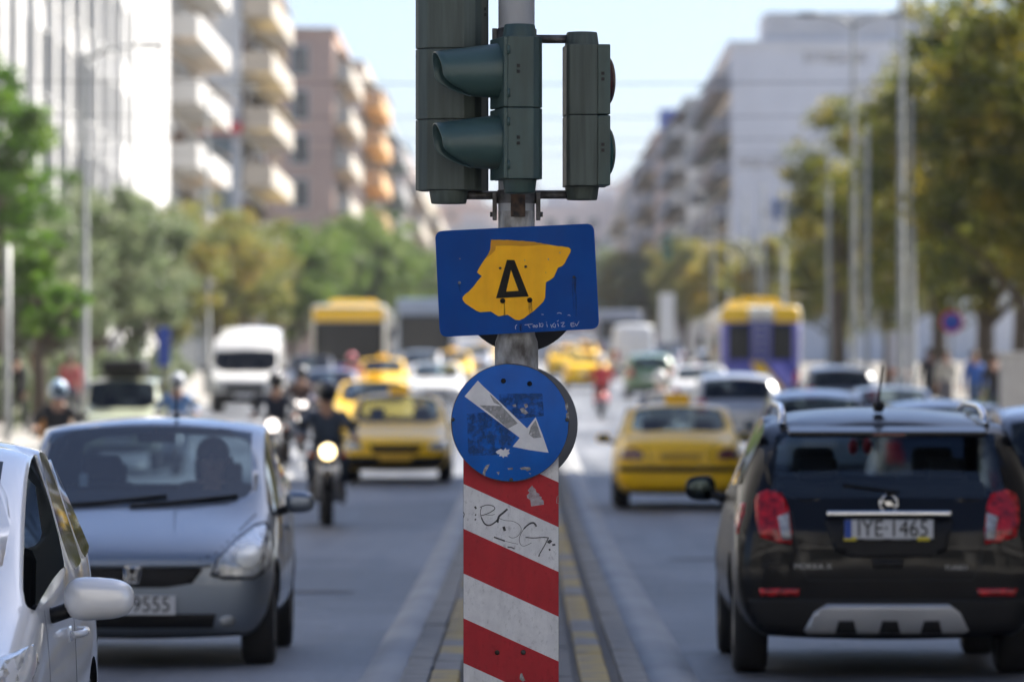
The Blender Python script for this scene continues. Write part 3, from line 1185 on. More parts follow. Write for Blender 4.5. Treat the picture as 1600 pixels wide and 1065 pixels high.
M_GLOWW = mat('lit_white_headlamp', (0.9, 0.9, 0.9), rough=0.2, emis=(1.0, 0.88, 0.80), estr=1.1)

# cage rows: y, (half width, z) for: sill edge, lower side, waist, shoulder, upper edge, then centre top; first value after y is floor height
TYPES = {}
TYPES['hatch'] = dict(dim=(3.9, 1.70, 1.52), rows=[
    (-1.93, .20, (.60, .24), (.68, .33), (.72, .52), (.66, .66), (.42, .70), .715),
    (-1.74, .17, (.70, .20), (.80, .32), (.83, .56), (.79, .72), (.52, .775), .795),
    (-1.36, .17, (.72, .20), (.85, .32), (.86, .60), (.81, .79), (.62, .86), .885),
    (-1.00, .17, (.72, .20), (.85, .32), (.86, .62), (.83, .87), (.77, .93), .97),
    (-0.10, .17, (.72, .20), (.85, .32), (.86, .64), (.83, .93), (.70, 1.43), 1.48),
    (0.50, .17, (.72, .20), (.85, .32), (.86, .65), (.83, .95), (.69, 1.47), 1.53),
    (1.15, .17, (.72, .20), (.85, .32), (.86, .66), (.83, .97), (.67, 1.45), 1.51),
    (1.66, .19, (.72, .22), (.84, .34), (.85, .66), (.82, 1.02), (.66, 1.38), 1.43),
    (1.88, .22, (.68, .26), (.80, .36), (.82, .64), (.78, .93), (.70, .98), 1.01),
    (1.95, .26, (.62, .30), (.74, .38), (.77, .58), (.68, .74), (.45, .77), .78)],
    ws=(3, 4), rw=(7, 8), sides=[(3, 4), (4, 5), (5, 6), (6, 7)], axles=(-1.26, 1.22), wr=0.30)
TYPES['sedan'] = dict(dim=(4.55, 1.76, 1.43), rows=[
    (-2.27, .22, (.60, .26), (.70, .34), (.74, .50), (.68, .62), (.42, .66), .67),
    (-2.05, .18, (.72, .21), (.82, .32), (.85, .54), (.80, .68), (.50, .74), .76),
    (-1.50, .18, (.74, .20), (.87, .32), (.88, .58), (.82, .77), (.58, .85), .87),
    (-0.85, .18, (.74, .20), (.88, .32), (.89, .60), (.85, .83), (.80, .90), .93),
    (-0.02, .18, (.74, .20), (.88, .32), (.89, .61), (.85, .87), (.67, 1.33), 1.39),
    (0.60, .18, (.74, .20), (.88, .32), (.89, .62), (.85, .89), (.66, 1.37), 1.43),
    (1.10, .18, (.74, .20), (.88, .32), (.89, .62), (.85, .90), (.65, 1.33), 1.38),
    (1.68, .18, (.74, .20), (.87, .32), (.88, .62), (.83, .91), (.76, .98), 1.01),
    (2.13, .20, (.70, .24), (.83, .34), (.86, .60), (.78, .86), (.52, .94), .965),
    (2.27, .26, (.62, .30), (.75, .38), (.78, .58), (.70, .78), (.45, .82), .83)],
    ws=(3, 4), rw=(6, 7), sides=[(3, 4), (4, 5), (5, 6), (6, 7)], axles=(-1.38, 1.32), wr=0.31)
TYPES['suv'] = dict(dim=(4.28, 1.80, 1.58), rows=[
    (-2.13, .26, (.60, .30), (.72, .40), (.76, .62), (.70, .80), (.44, .85), .86),
    (-1.92, .22, (.74, .26), (.86, .38), (.88, .66), (.83, .86), (.54, .94), .96),
    (-1.42, .22, (.76, .25), (.90, .38), (.90, .70), (.85, .94), (.62, 1.03), 1.05),
    (-0.90, .22, (.76, .25), (.90, .38), (.90, .72), (.86, 1.00), (.74, 1.10), 1.12),
    (-0.15, .22, (.76, .25), (.90, .38), (.90, .74), (.87, 1.04), (.68, 1.49), 1.54),
    (0.50, .22, (.76, .25), (.90, .38), (.90, .75), (.87, 1.06), (.67, 1.535), 1.585),
    (1.15, .22, (.76, .25), (.90, .38), (.90, .76), (.87, 1.08), (.665, 1.52), 1.57),
    (1.78, .24, (.76, .27), (.89, .40), (.90, .76), (.87, 1.08), (.70, 1.45), 1.50),
    (2.06, .22, (.74, .25), (.87, .40), (.89, .72), (.86, .95), (.78, .995), 1.01),
    (2.14, .24, (.70, .27), (.82, .40), (.84, .66), (.76, .84), (.55, .88), .89)],
    ws=(3, 4), rw=(7, 8), sides=[(3, 4), (4, 5), (5, 6), (6, 7)], axles=(-1.30, 1.26), wr=0.335)
TYPES['van'] = dict(dim=(5.5, 2.0, 2.46), rows=[
    (-2.72, .25, (.76, .29), (.86, .38), (.90, .60), (.84, .84), (.60, .92), .94),
    (-2.50, .22, (.86, .26), (.98, .38), (1.0, .64), (.95, .96), (.72, 1.06), 1.08),
    (-2.12, .22, (.86, .26), (1.0, .38), (1.0, .68), (.98, 1.04), (.95, 1.12), 1.15),
    (-1.60, .22, (.86, .26), (1.0, .38), (1.0, .70), (1.0, 1.10), (.94, 1.80), 1.84),
    (-0.95, .22, (.86, .26), (1.0, .38), (1.0, .72), (1.0, 1.16), (.86, 2.34), 2.42),
    (-0.40, .22, (.86, .26), (1.0, .38), (1.0, .72), (1.0, 1.16), (.87, 2.42), 2.49),
    (1.20, .22, (.86, .26), (1.0, .38), (1.0, .72), (1.0, 1.16), (.87, 2.42), 2.49),
    (2.55, .22, (.86, .26), (1.0, .38), (1.0, .72), (1.0, 1.16), (.87, 2.40), 2.47),
    (2.72, .26, (.84, .30), (.97, .40), (.97, .72), (.97, 1.16), (.84, 2.3), 2.36)],
    ws=(2, 3), rw=None, sides=[(2, 3), (3, 4)], axles=(-1.75, 1.75), wr=0.34)
TYPES['jeep'] = dict(dim=(4.0, 1.70, 1.75), rows=[
    (-2.0, .34, (.70, .38), (.78, .46), (.80, .70), (.78, .92), (.60, .97), .98),
    (-1.85, .32, (.74, .36), (.84, .44), (.85, .72), (.82, .98), (.62, 1.04), 1.05),
    (-1.30, .32, (.74, .36), (.85, .44), (.85, .76), (.83, 1.02), (.68, 1.08), 1.09),
    (-0.85, .32, (.74, .36), (.85, .44), (.85, .76), (.83, 1.05), (.76, 1.11), 1.13),
    (-0.45, .32, (.74, .36), (.85, .44), (.85, .76), (.84, 1.08), (.70, 1.66), 1.71),
    (0.40, .32, (.74, .36), (.85, .44), (.85, .76), (.84, 1.08), (.71, 1.70), 1.75),
    (1.20, .32, (.74, .36), (.85, .44), (.85, .76), (.84, 1.08), (.71, 1.69), 1.74),
    (1.85, .34, (.74, .38), (.84, .46), (.84, .76), (.83, 1.08), (.69, 1.64), 1.68),
    (1.98, .38, (.70, .42), (.82, .50), (.82, .76), (.80, 1.02), (.70, 1.06), 1.07)],
    ws=(3, 4), rw=(7, 8), sides=[(4, 5), (5, 6), (6, 7)], axles=(-1.28, 1.22), wr=0.35)

WHEELS = {}


def wheel_meshes(r, w=0.20):
    key = (r, w)
    if key not in WHEELS:
        Mx = Matrix.Rotation(R(90), 4, 'Y')
        t = MB()
        t.lathe([(r * .66, -w / 2), (r * .9, -w / 2), (r * .97, -w * .42), (r, -w * .25), (r, w * .25), (r * .97, w * .42), (r * .9, w / 2), (r * .66, w / 2), (r * .62, w * .2), (r * .62, -w * .2), (r * .66, -w / 2)], 32, Mx)
        d = MB()
        d.lathe([(r * .66, w * .42), (r * .62, w * .46), (r * .60, w * .30), (r * .22, w * .36), (r * .12, w * .42), (0, w * .42)], 32, Mx)
        d.lathe([(r * .66, -w * .42), (r * .62, -w * .46), (r * .60, -w * .30), (0, -w * .30)], 32, Mx)
        for k in range(5):
            a = 2 * math.pi * k / 5
            d.box((w * .40, math.cos(a) * r * .38, math.sin(a) * r * .38), (w * .10, r * .14, r * .46), rx=a - math.pi / 2)
        WHEELS[key] = (t.mesh('tyre', [M_TYRE]), d.mesh('rim', [M_RIM]))
    return WHEELS[key]


BODIES = {}


def smooth_mesh(me):
    me.polygons.foreach_set('use_smooth', [True] * len(me.polygons))


def car_meshes(kind, level=2):
    """body and window meshes grown from the cage; BVH of the closed body for fitting lamps and trim"""
    if kind in BODIES:
        return BODIES[kind]
    T = TYPES[kind]
    rows = T['rows']
    bm = bmesh.new()
    cl = bm.edges.layers.float.new('crease_edge')
    vl = bm.verts.layers.float.new('crease_vert')
    G = []
    for row in rows:
        y, zb, ctop = row[0], row[1], row[7]
        pts = row[2:7]
        Lr = [bm.verts.new((-x, y, z)) for x, z in pts]
        Rr = [bm.verts.new((x, y, z)) for x, z in pts]
        c0 = bm.verts.new((0, y, zb))
        c6 = bm.verts.new((0, y, ctop))
        G.append((c0, Lr, Rr, c6))
    FACES = {}
    for i in range(len(G) - 1):
        a, b = G[i], G[i + 1]
        for s in (1, 2):
            A = [a[0]] + a[s] + [a[3]]
            B = [b[0]] + b[s] + [b[3]]
            for k in range(6):
                f = bm.faces.new((A[k], A[k + 1], B[k + 1], B[k]))
                FACES[(i, s, k)] = f
    for gi, dy in ((0, -0.07), (-1, 0.05)):
        g = G[gi]
        cs = [g[0]]
        for k in (1, 2, 3):
            z = g[1][k].co.z
            cs.append(bm.verts.new((0, g[1][k].co.y + dy, z)))
        cs.append(g[3])
        for s in (1, 2):
            for k in range(4):
                bm.faces.new((g[s][k], g[s][k + 1], cs[k + 1], cs[k]))
    bmesh.ops.recalc_face_normals(bm, faces=bm.faces)
    # windows
    groups = []
    if T['ws']:
        groups.append(([FACES[(T['ws'][0], s, 5)] for s in (1, 2)], 1, .028))
    if T['rw']:
        groups.append(([FACES[(T['rw'][0], s, 5)] for s in (1, 2)], 2, .035))
    sd = [[a for a, b in T['sides']][:2]] + [[a] for a, b in T['sides'][2:]]
    for grp in sd:
        for s in (1, 2):
            groups.append(([FACES[(a, s, 4)] for a in grp], 3 if s == 1 else 4, .03))
    for fs, mi, th in groups:
        bmesh.ops.inset_region(bm, faces=fs, thickness=th, depth=0, use_even_offset=True)
        for f in fs:
            f.material_index = mi
        fset = set(fs)
        for f in fs:
            for e in f.edges:
                if any(lf not in fset for lf in e.link_faces):
                    e[cl] = 0.93
    for fs, mi, th in groups:
        fset = set(fs)
        be = [e for f in fs for e in f.edges if any(lf not in fset for lf in e.link_faces)]
        for v in {v for e in be for v in e.verts}:
            es = [e for e in set(be) if v in e.verts]
            if len(es) == 2:
                d1 = (es[0].other_vert(v).co - v.co).normalized()
                d2 = (es[1].other_vert(v).co - v.co).normalized()
                if d1.dot(d2) > -.75:
                    v[vl] = .8
    # a crease along the shoulder and the bonnet edge
    for i in range(len(G) - 1):
        for s in (1, 2):
            for k, cv in ((3, 0.3), (4, 0.7 if kind in ('van', 'jeep') else 0.35), (0, 0.5)):
                e = bm.edges.get((G[i][s][k], G[i + 1][s][k]))
                if e:
                    e[cl] = cv
    me = bpy.data.meshes.new(kind)
    bm.to_mesh(me)
    bm.free()
    for k in range(6):
        me.materials.append(None)
    sub = evaluated(me, [('SUBSURF', dict(levels=level, render_levels=level))])
    # scale to the true size
    co = np.zeros(len(sub.vertices) * 3)
    sub.vertices.foreach_get('co', co)
    co = co.reshape(-1, 3)
    L, W, H = T['dim']
    mn, mx = co.min(0), co.max(0)
    co[:, 0] *= W / (mx[0] - mn[0])
    co[:, 1] = (co[:, 1] - (mn[1] + mx[1]) / 2) * L / (mx[1] - mn[1])
    zb = rows[4][1]
    co[:, 2] = zb + (co[:, 2] - mn[2]) * (H - zb) / (mx[2] - mn[2])
    sub.vertices.foreach_set('co', co.ravel())
    bm = bmesh.new()
    bm.from_mesh(sub)
    bvh = BVHTree.FromBMesh(bm)
    bm.free()
    # wheel arches
    cut = MB()
    cut.cur = 5
    wr = T['wr'] + 0.055
    for ay in T['axles']:
        for sx in (-1, 1):
            Mx = Matrix.Translation((sx * (W / 2), ay, T['wr'])) @ Matrix.Rotation(R(90), 4, 'Y')
            cut.lathe([(0, -.30), (wr, -.30), (wr, .2), (0, .2)], 28, Mx, False)
    cme = cut.mesh('cut', [])
    for k in range(6):
        cme.materials.append(None)
    co_ = bpy.data.objects.new('cut', cme)
    COL.objects.link(co_)
    sub = evaluated(sub, [('BOOLEAN', dict(operation='DIFFERENCE', object=co_, solver='EXACT'))])
    bpy.data.objects.remove(co_)
    out = {}
    for mi, nm in ((0, 'body'), (1, 'windscreen'), (2, 'rear_window'), (3, 'side_window'), (4, 'side_window'), (5, 'arch')):
        b = bmesh.new()
        b.from_mesh(sub)
        kill = [f for f in b.faces if (f.material_index != mi)]
        bmesh.ops.delete(b, geom=kill, context='FACES')
        if len(b.faces):
            for f in b.faces:
                f.material_index = 0
            m2 = bpy.data.meshes.new(kind + '_' + nm)
            b.to_mesh(m2)
            smooth_mesh(m2)
            out[mi] = m2
        b.free()
    # each side window its own mesh
    sides = []
    for mi in (3, 4):
        if mi not in out:
            continue
        b = bmesh.new()
        b.from_mesh(out[mi])
        seen = set()
        b.verts.ensure_lookup_table()
        islands = []
        for v in b.verts:
            if v.index in seen:
                continue
            st, isl = [v], []
            seen.add(v.index)
            while st:
                w = st.pop()
                isl.append(w.index)
                for e in w.link_edges:
                    o = e.other_vert(w)
                    if o.index not in seen:
                        seen.add(o.index)
                        st.append(o)
            islands.append(set(isl))
        for isl in islands:
            b2 = b.copy()
            bmesh.ops.delete(b2, geom=[v for v in b2.verts if v.index not in isl], context='VERTS')
            m2 = bpy.data.meshes.new(kind + '_side_window')
            b2.to_mesh(m2)
            smooth_mesh(m2)
            sides.append(m2)
            b2.free()
        b.free()
    out['sides'] = sides
    out['bvh'] = bvh
    BODIES[kind] = out
    return out


def project(bvh, outline, side, step=0.05, off=0.008, back=0.03):
    """a solid patch fitted to the body: outline seen from a side, laid on the surface"""
    P = [Vector(p) for p in outline]
    xs = [p.x for p in P]
    ys = [p.y for p in P]
    pts = []
    n = len(P)
    bnd = []
    for i in range(n):
        a, b = P[i], P[(i + 1) % n]
        m = max(1, int((b - a).length / step))
        for k in range(m):
            bnd.append(a + (b - a) * k / m)
    edges = [(i, (i + 1) % len(bnd)) for i in range(len(bnd))]
    pts = list(bnd)
    x = min(xs) + step / 2
    while x < max(xs):
        y = min(ys) + step / 2
        while y < max(ys):
            pts.append(Vector((x, y)))
            y += step
        x += step
    vv, ee, ff, *_ = geometry.delaunay_2d_cdt(pts, edges, [], 1, 1e-5)
    D = {'front': Vector((0, 1, 0)), 'rear': Vector((0, -1, 0)), 'left': Vector((1, 0, 0)), 'right': Vector((-1, 0, 0)), 'top': Vector((0, 0, -1))}[side]
    vs = []
    last = None
    for p in vv:
        if side in ('front', 'rear'):
            o = Vector((p.x, 0, p.y)) - D * 8
        elif side in ('left', 'right'):
            o = Vector((0, p.x, p.y)) - D * 8
        else:
            o = Vector((p.x, p.y, 0)) - D * 8
        h = bvh.ray_cast(o, D)
        if h[0] is None:
            q = bvh.find_nearest(o + D * 6.2)
            hit = q[0]
            hit = Vector(hit)
        else:
            hit = h[0]
        vs.append(hit - D * off)
    nv = len(vs)
    vs2 = [v + D * back for v in vs]
    cnt = {}
    for f in ff:
        for i in range(len(f)):
            a, b = f[i], f[(i + 1) % len(f)]
            cnt[(min(a, b), max(a, b))] = cnt.get((min(a, b), max(a, b)), 0) + 1
    mb = MB()
    fs = [tuple(f) for f in ff] + [(a, b, b + nv, a + nv) for (a, b), c in cnt.items() if c == 1]
    mb.add(vs + vs2, fs, True)
    return mb


def mirror_x(outline):
    return [(-x, z) for x, z in reversed(outline)]


PATCH = {}


def patch(kind, key, bvh, outline, side, m, parent, name, off=0.008, step=0.05, both=False):
    outs = []
    for k, ol in enumerate((outline, mirror_x(outline)) if both else (outline,)):
        kk = (kind, key, k)
        if kk not in PATCH:
            PATCH[kk] = project(bvh, ol, side, step, off).mesh(name, [m])
        outs.append(link(name, PATCH[kk], m, parent))
    return outs


MIRR = {}


def wing_mirror(parent, sx, y, z, w, pm, size=(0.20, 0.11, 0.15), glass=True):
    key = ('m', sx, size)
    if key not in MIRR:
        a = MB()
        bm = bmesh.new()
        bmesh.ops.create_uvsphere(bm, u_segments=24, v_segments=14, radius=0.5)
        for v in bm.verts:
            c = v.co
            # rounded shell with a flatter far face
            e = 0.62
            c.x = math.copysign(abs(c.x * 2) ** e, c.x) / 2
            c.z = math.copysign(abs(c.z * 2) ** 0.72, c.z) / 2
            if c.y > 0:
                c.y *= 0.35
            c.z *= 1.0 - 0.18 * (c.x * sx + .5)
        bmesh.ops.scale(bm, vec=size, verts=bm.verts)
        a.addbm(bm, Matrix.Translation((sx * (0.06 + size[0] / 2), 0, 0)), True)
        s = MB()
        s.tube([(-sx * 0.05, 0.03, -.055), (sx * 0.02, .015, -.06), (sx * .09, 0, -.035)], [0.035, 0.028, 0.028], 8)
        g = MB()
        g.ball((sx * (0.06 + size[0] / 2), size[1] * .165, 0), (size[0] * .40, 0.008, size[2] * .36), 20, 10)
        MIRR[key] = (a.mesh('mirror_shell', [pm]), s.mesh('mirror_arm', [M_TRIM]), g.mesh('mirror_glass', [M_MIRG]))
    a, s, g = MIRR[key]
    o = link('wing_mirror', a, pm, parent, (sx * w, y, z))
    link('mirror_arm', s, None, o)
    link('mirror_glass', g, None, o)
    return o


SEAT = {}


def seat_mesh():
    if 's' not in SEAT:
        s = MB()
        s.box((0, 0, .12), (.48, .50, .16), bev=.05)
        s.box((0, .27, .48), (.46, .13, .60), rx=R(-14), bev=.05)
        s.box((0, .38, .86), (.25, .09, .17), rx=R(-10), bev=.035)
        SEAT['s'] = s.mesh('seat', [M_INT])
        s = MB()
        s.box((0, 0, .12), (1.25, .46, .16), bev=.05)
        s.box((0, .25, .46), (1.25, .13, .56), rx=R(-16), bev=.05)
        for x in (-.38, .38):
            s.box((x, .36, .80), (.24, .08, .14), bev=.03)
        SEAT['b'] = s.mesh('rear_seat', [M_INT])
        s = MB()
        pts = [(math.cos(a) * .18, 0, math.sin(a) * .18) for a in [2 * math.pi * i / 20 for i in range(21)]]
        s.tube(pts, .014, 6)
        s.box((0, 0, 0), (.30, .02, .04))
        s.tube([(0, 0, 0), (0, -.25, -.08)], .025, 6)
        SEAT['w'] = s.mesh('steering_wheel', [M_TRIM])
        s = MB()
        s.box((0, 0, 0), (1.34, .36, .20), bev=.06)
        SEAT['d'] = s.mesh('dashboard', [M_INT])
    return SEAT


def interior(root, kind, floor=0.42, driver_x=-0.34):
    S = seat_mesh()
    ty = {'hatch': -.05, 'sedan': .1, 'suv': .0, 'van': -1.15, 'jeep': .1}[kind]
    zc = {'hatch': .38, 'sedan': .30, 'suv': .45, 'van': .55, 'jeep': .52}[kind]
    for x in (-.36, .36):
        link('seat', S['s'], None, root, (x, ty + .15, zc - .06))
    if kind != 'van':
        link('rear_seat', S['b'], None, root, (0, ty + 1.0, zc - .04))
    link('dashboard', S['d'], None, root, (0, ty - .62, zc + .46))
    w = link('steering_wheel', S['w'], None, root, (0.36, ty - .32, zc + .50))
    w.rotation_euler = (R(-24), 0, 0)


def make_car(name, label, kind, pm, loc, facing, glass=None, lights=True, cat='car', group=None, plate=True, tail=None, rz=0.0, scale=None, bumper=None, mirrors=True, rail=False, inside=True):
    """facing 'in' = towards the camera (front at local -Y), 'out' = away"""
    Tm = car_meshes(kind)
    T = TYPES[kind]
    L, W, H = T['dim']
    root = empty(name, loc, (0 if facing == 'in' else math.pi) + rz, label, cat, group)
    if scale:
        root.scale = scale
    gm = glass or M_GLASS
    body = link('body', Tm[0], pm, root)
    if 5 in Tm:
        link('wheel_arch', Tm[5], M_TRIM, body)
    if 1 in Tm:
        link('windscreen', Tm[1], gm, root)
    if 2 in Tm:
        link('rear_window', Tm[2], gm, root)
    for s in Tm['sides']:
        link('side_window', s, gm, root)
    t, r = wheel_meshes(T['wr'])
    for ay in T['axles']:
        for sx in (-1, 1):
            o = link('wheel', t, None, root, (sx * (W / 2 - .12), ay, T['wr']))
            if sx < 0:
                o.rotation_euler = (0, 0, math.pi)
            link('rim', r, None, o)
    bv = Tm['bvh']
    if mirrors:
        my = {'hatch': -.62, 'sedan': -.55, 'suv': -.58, 'van': -1.75, 'jeep': -.6}[kind]
        mz = {'hatch': .97, 'sedan': .93, 'suv': 1.06, 'van': 1.25, 'jeep': 1.12}[kind]
        for sx in (-1, 1):
            wing_mirror(root, sx, my, mz, W / 2 - .05, pm if kind != 'van' else M_TRIM)
    if inside:
        interior(root, kind)
    if lights:
        hz = {'hatch': (.55, .76), 'sedan': (.52, .66), 'suv': (.66, .84), 'van': (.70, .98), 'jeep': (.70, .90)}[kind]
        w2 = W / 2
        patch(kind, 'hl', bv, [(w2 * .52, hz[0] + .02), (w2 * .86, hz[0]), (w2 * .93, hz[1] - .02), (w2 * .88, hz[1]), (w2 * .60, hz[1] - .06)], 'front', M_HEADL, root, 'headlight', both=True)
        patch(kind, 'gr', bv, [(-w2 * .46, hz[0] - .06), (w2 * .46, hz[0] - .06), (w2 * .46, hz[0] + .07), (-w2 * .46, hz[0] + .07)], 'front', M_TRIM, root, 'grille')
        zb = rows_floor(kind)
        patch(kind, 'lb', bv, [(-w2 * .7, zb + .03), (w2 * .7, zb + .03), (w2 * .74, zb + .15), (-w2 * .74, zb + .15)], 'front', bumper or M_TRIM, root, 'air_intake')
        tz = {'hatch': (.72, 1.0), 'sedan': (.66, .82), 'suv': (.78, 1.05), 'van': (.75, 1.2), 'jeep': (.75, .98)}[kind]
        patch(kind, 'tl', bv, [(w2 * .64, tz[0]), (w2 * .90, tz[0]), (w2 * .92, tz[1]), (w2 * .70, tz[1])], 'rear', tail or M_TAIL, root, 'tail_light', both=True)
        patch(kind, 'rb', bv, [(-w2 * .8, zb + .05), (w2 * .8, zb + .05), (w2 * .84, zb + .2), (-w2 * .84, zb + .2)], 'rear', bumper or M_TRIM, root, 'rear_bumper_trim')
        if plate:
            patch(kind, 'pf', bv, [(-.26, hz[0] - .18), (.26, hz[0] - .18), (.26, hz[0] - .07), (-.26, hz[0] - .07)], 'front', M_PLATE, root, 'number_plate', off=.014)
            patch(kind, 'pr', bv, [(-.26, tz[0] - .08), (.26, tz[0] - .08), (.26, tz[0] + .03), (-.26, tz[0] + .03)], 'rear', M_PLATE, root, 'number_plate', off=.014)
    return root


def rows_floor(kind):
    return TYPES[kind]['rows'][4][1]


def seam(bvh, pts, side, w=0.008):
    """a dark shut line laid on the body"""
    n = len(pts)
    out = []
    for i in range(n):
        a = Vector(pts[max(0, i - 1)])
        b = Vector(pts[min(n - 1, i + 1)])
        t = (b - a).normalized()
        out.append((Vector(pts[i]), Vector((-t.y, t.x)) * w / 2))
    ol = [tuple(p + q) for p, q in out] + [tuple(p - q) for p, q in reversed(out)]
    return project(bvh, ol, side, 0.04, 0.0015, 0.01)


GRND = zg

# ------------------------------------------------------------------ black SUV, the nearest car on the right
P_BLACK = paint('black_car_paint', (0.004, 0.004, 0.005), coat=0.38, spec=0.12)
suv = make_car('suv_car', 'shiny black SUV seen from behind with chrome bar and plate 1465, front right', 'suv', P_BLACK,
               (wx(1390, 33.0), 33.0 + 2.14, 0), 'out', glass=glassmat('suv_glass', (0.58, 0.66, 0.72), 1.8), lights=False, mirrors=False)
bv = BODIES['suv']['bvh']


def rs(pp, s=269.0, cx=1390, gy=1060):
    """photo pixels on the tail to the car's own (x, z); the car is turned round, so x flips"""
    return [(-(x - cx) / s, (gy - y) / s) for x, y in pp]


def add(root, bvh, outline, side, m, name, off=.008, step=.04, parent=None, label=None):
    o = project(bvh, outline, side, step, off).build(name, m, parent or root)
    if label:
        o['label'] = label
    return o


tl_l = [(1181, 782), (1186, 770), (1200, 764), (1224, 770), (1233, 790), (1238, 830), (1237, 848), (1215, 846), (1188, 838), (1182, 812)]
for flip in (False, True):
    pp = tl_l if not flip else [(2 * 1388 - x, y) for x, y in tl_l]
    o = add(suv, bv, rs(pp), 'rear', M_TAIL, 'tail_light', .014)
    c = [(1216, 806), (1233, 800), (1237, 842), (1222, 842)]
    if flip:
        c = [(2 * 1388 - x, y) for x, y in c]
    add(suv, bv, rs(c), 'rear', M_BULB, 'reverse_lamp', .017, parent=o)
    c = [(1186, 918), (1250, 918), (1248, 929), (1190, 930)]
    if flip:
        c = [(2 * 1388 - x, y) for x, y in c]
    add(suv, bv, rs(c), 'rear', M_TAIL, 'reflector', .012)
for sd_, s_ in (('right', 1), ('left', -1)):
    add(suv, bv, [(1.84, .90), (1.96, .84), (1.97, .96), (1.93, 1.02), (1.86, 1.02)], sd_, M_TAIL, 'tail_light', .010)
# plate recess, plate, chrome strip, badge
add(suv, bv, rs([(1288, 812), (1490, 812), (1478, 860), (1452, 870), (1330, 870), (1304, 860)]), 'rear', M_TRIM, 'plate_recess', .006)
yb = 2.14


def rear_y(x, z):
    h = bv.ray_cast(Vector((x, 6, z)), Vector((0, -1, 0)))
    return h[0].y if h[0] else 2.0


pl = empty('number_plate', (0.006, rear_y(0, .87) + .03, .868), math.pi)
pl.parent = suv
mb = MB()
mb.box((0, 0, 0), (.53, .012, .125), bev=.004)
mb.build('plate_frame', M_TRIM, pl)
mb = MB()
mb.box((0, -.006, .004), (.515, .008, .108), bev=.002)
mb.build('plate_face', M_PLATE, pl)
mb = MB()
mb.box((-.237, -.0105, .004), (.04, .003, .106))
mb.build('country_band', M_PLATEB, pl)
text_obj('lettering', 'IYE·1465', .135, M_INK, pl, (.022, -.012, .004), 0, .86)
for x in (-.225, .2):
    mb = MB()
    mb.box((x, -.0085, -.052), (.072, .006, .022))
    mb.build('yellow_sticker', mat('dealer_yellow', (.62, .50, .02), rough=.5), pl)
mb = MB()
for x, w in ((-.09, .11), (.07, .12)):
    mb.box((x, -.0085, -.052), (w, .004, .008))
mb.build('dealer_strip', mat('dealer_grey', (.25, .25, .26), rough=.5), pl)
mb = MB()
yb = rear_y(0, .96)
mb.box((0.0, yb + .022, .962), (.73, .035, .036), bev=.012)
mb.build('chrome_bar', M_CHROME, suv)
bdg = empty('badge', (0, rear_y(0, 1.02) + .018, 1.018), math.pi)
bdg.parent = suv
mb = MB()
mb.tube([(math.cos(a) * .05, 0, math.sin(a) * .05) for a in [2 * math.pi * i / 28 for i in range(29)]], .008, 8)
mb.build('ring', M_CHROME, bdg)
mb = MB()
mb.prism([(-.062, .012), (.02, .012), (.012, -.002), (.062, -.012), (-.02, -.012), (-.012, .002)], -.008, .008)
mb.build('bolt_emblem', M_CHROME, bdg)
text_obj('model_lettering', 'MOKKA X', .042, M_SILVERP, suv, (.445, rear_y(.44, .66) + .004, .655), math.pi, 1.15)
text_obj('engine_lettering', 'TURBO', .036, M_SILVERP, suv, (-.385, rear_y(-.40, .66) + .004, .648), math.pi, 1.15)
# lower bumper and skid plate
add(suv, bv, rs([(1150, 934), (1630, 934), (1622, 1010), (1160, 1010)]), 'rear', M_TRIM, 'lower_bumper', .006)
o = add(suv, bv, rs([(1292, 942), (1482, 942), (1500, 955), (1514, 984), (1506, 989), (1262, 989), (1256, 984), (1272, 955)]), 'rear', M_SILVERP, 'skid_plate', .022)
for cx in (1322, 1390, 1455):
    add(suv, bv, rs([(cx - 17, 988), (cx - 12, 968), (cx + 12, 968), (cx + 17, 988)]), 'rear', M_TRIM, 'skid_notch', .026, parent=o)
# tailgate shut lines, bumper crease, handle
for pp in ([(1238, 800), (1250, 880), (1262, 905), (1520, 905), (1532, 880), (1544, 800)],):
    seam(bv, rs(pp), 'rear', .007).build('tailgate_seam', M_BLACK, suv)
add(suv, bv, rs([(1362, 872), (1412, 872), (1410, 886), (1364, 886)]), 'rear', M_TRIM, 'tailgate_handle', .006)
# spoiler over the glass with the third brake lamp
mb = MB()
mb.box((0, 1.93, 1.435), (1.16, .22, .035), rx=R(-9), bev=.014)
sp = mb.build('spoiler', P_BLACK, suv)
mb = MB()
mb.box((-.0, 2.045, 1.418), (.19, .012, .016))
mb.build('brake_lamp', M_TAILD, sp)
# wiper
mb = MB()
mb.tube([(.02, 2.165, 1.075), (-.04, 2.16, 1.085), (.27, 2.135, 1.125)], [.022, .02, .012], 8)
mb.build('wiper', M_TRIM, suv)
# roof rails and antenna
for sx in (-1, 1):
    mb = MB()
    x = sx * .60
    mb.tube([(x, 1.62, 1.47), (x * .99, 1.52, 1.545), (x * .985, 1.2, 1.585), (x * .985, .2, 1.60), (x * .985, -.25, 1.575), (x, -.4, 1.51)], [.022, .02, .018, .018, .018, .02], 10)
    mb.build('roof_rail', M_CHROME, suv)
mb = MB()
mb.box((.02, 1.42, 1.57), (.06, .12, .045), bev=.018)
mb.ball((.02, 1.44, 1.585), (.038, .05, .035), 12, 8)
mb.tube([(.02, 1.43, 1.59), (.016, 1.50, 1.70), (.008, 1.56, 1.82)], [.008, .0065, .005], 8)
mb.build('antenna', M_TRIM, suv)
for sx in (-1, 1):
    wing_mirror(suv, sx, -.55, 1.07, .86, P_BLACK, (0.19, 0.13, 0.17))
# things seen through the back window
mb = MB()
for x in (-.03, .06):
    mb.ball((x, -.5, 1.33), (.028, .02, .05), 10, 8)
mb.build('hanging_charm', mat('red_charm', (.5, .01, .02), rough=.5), suv)

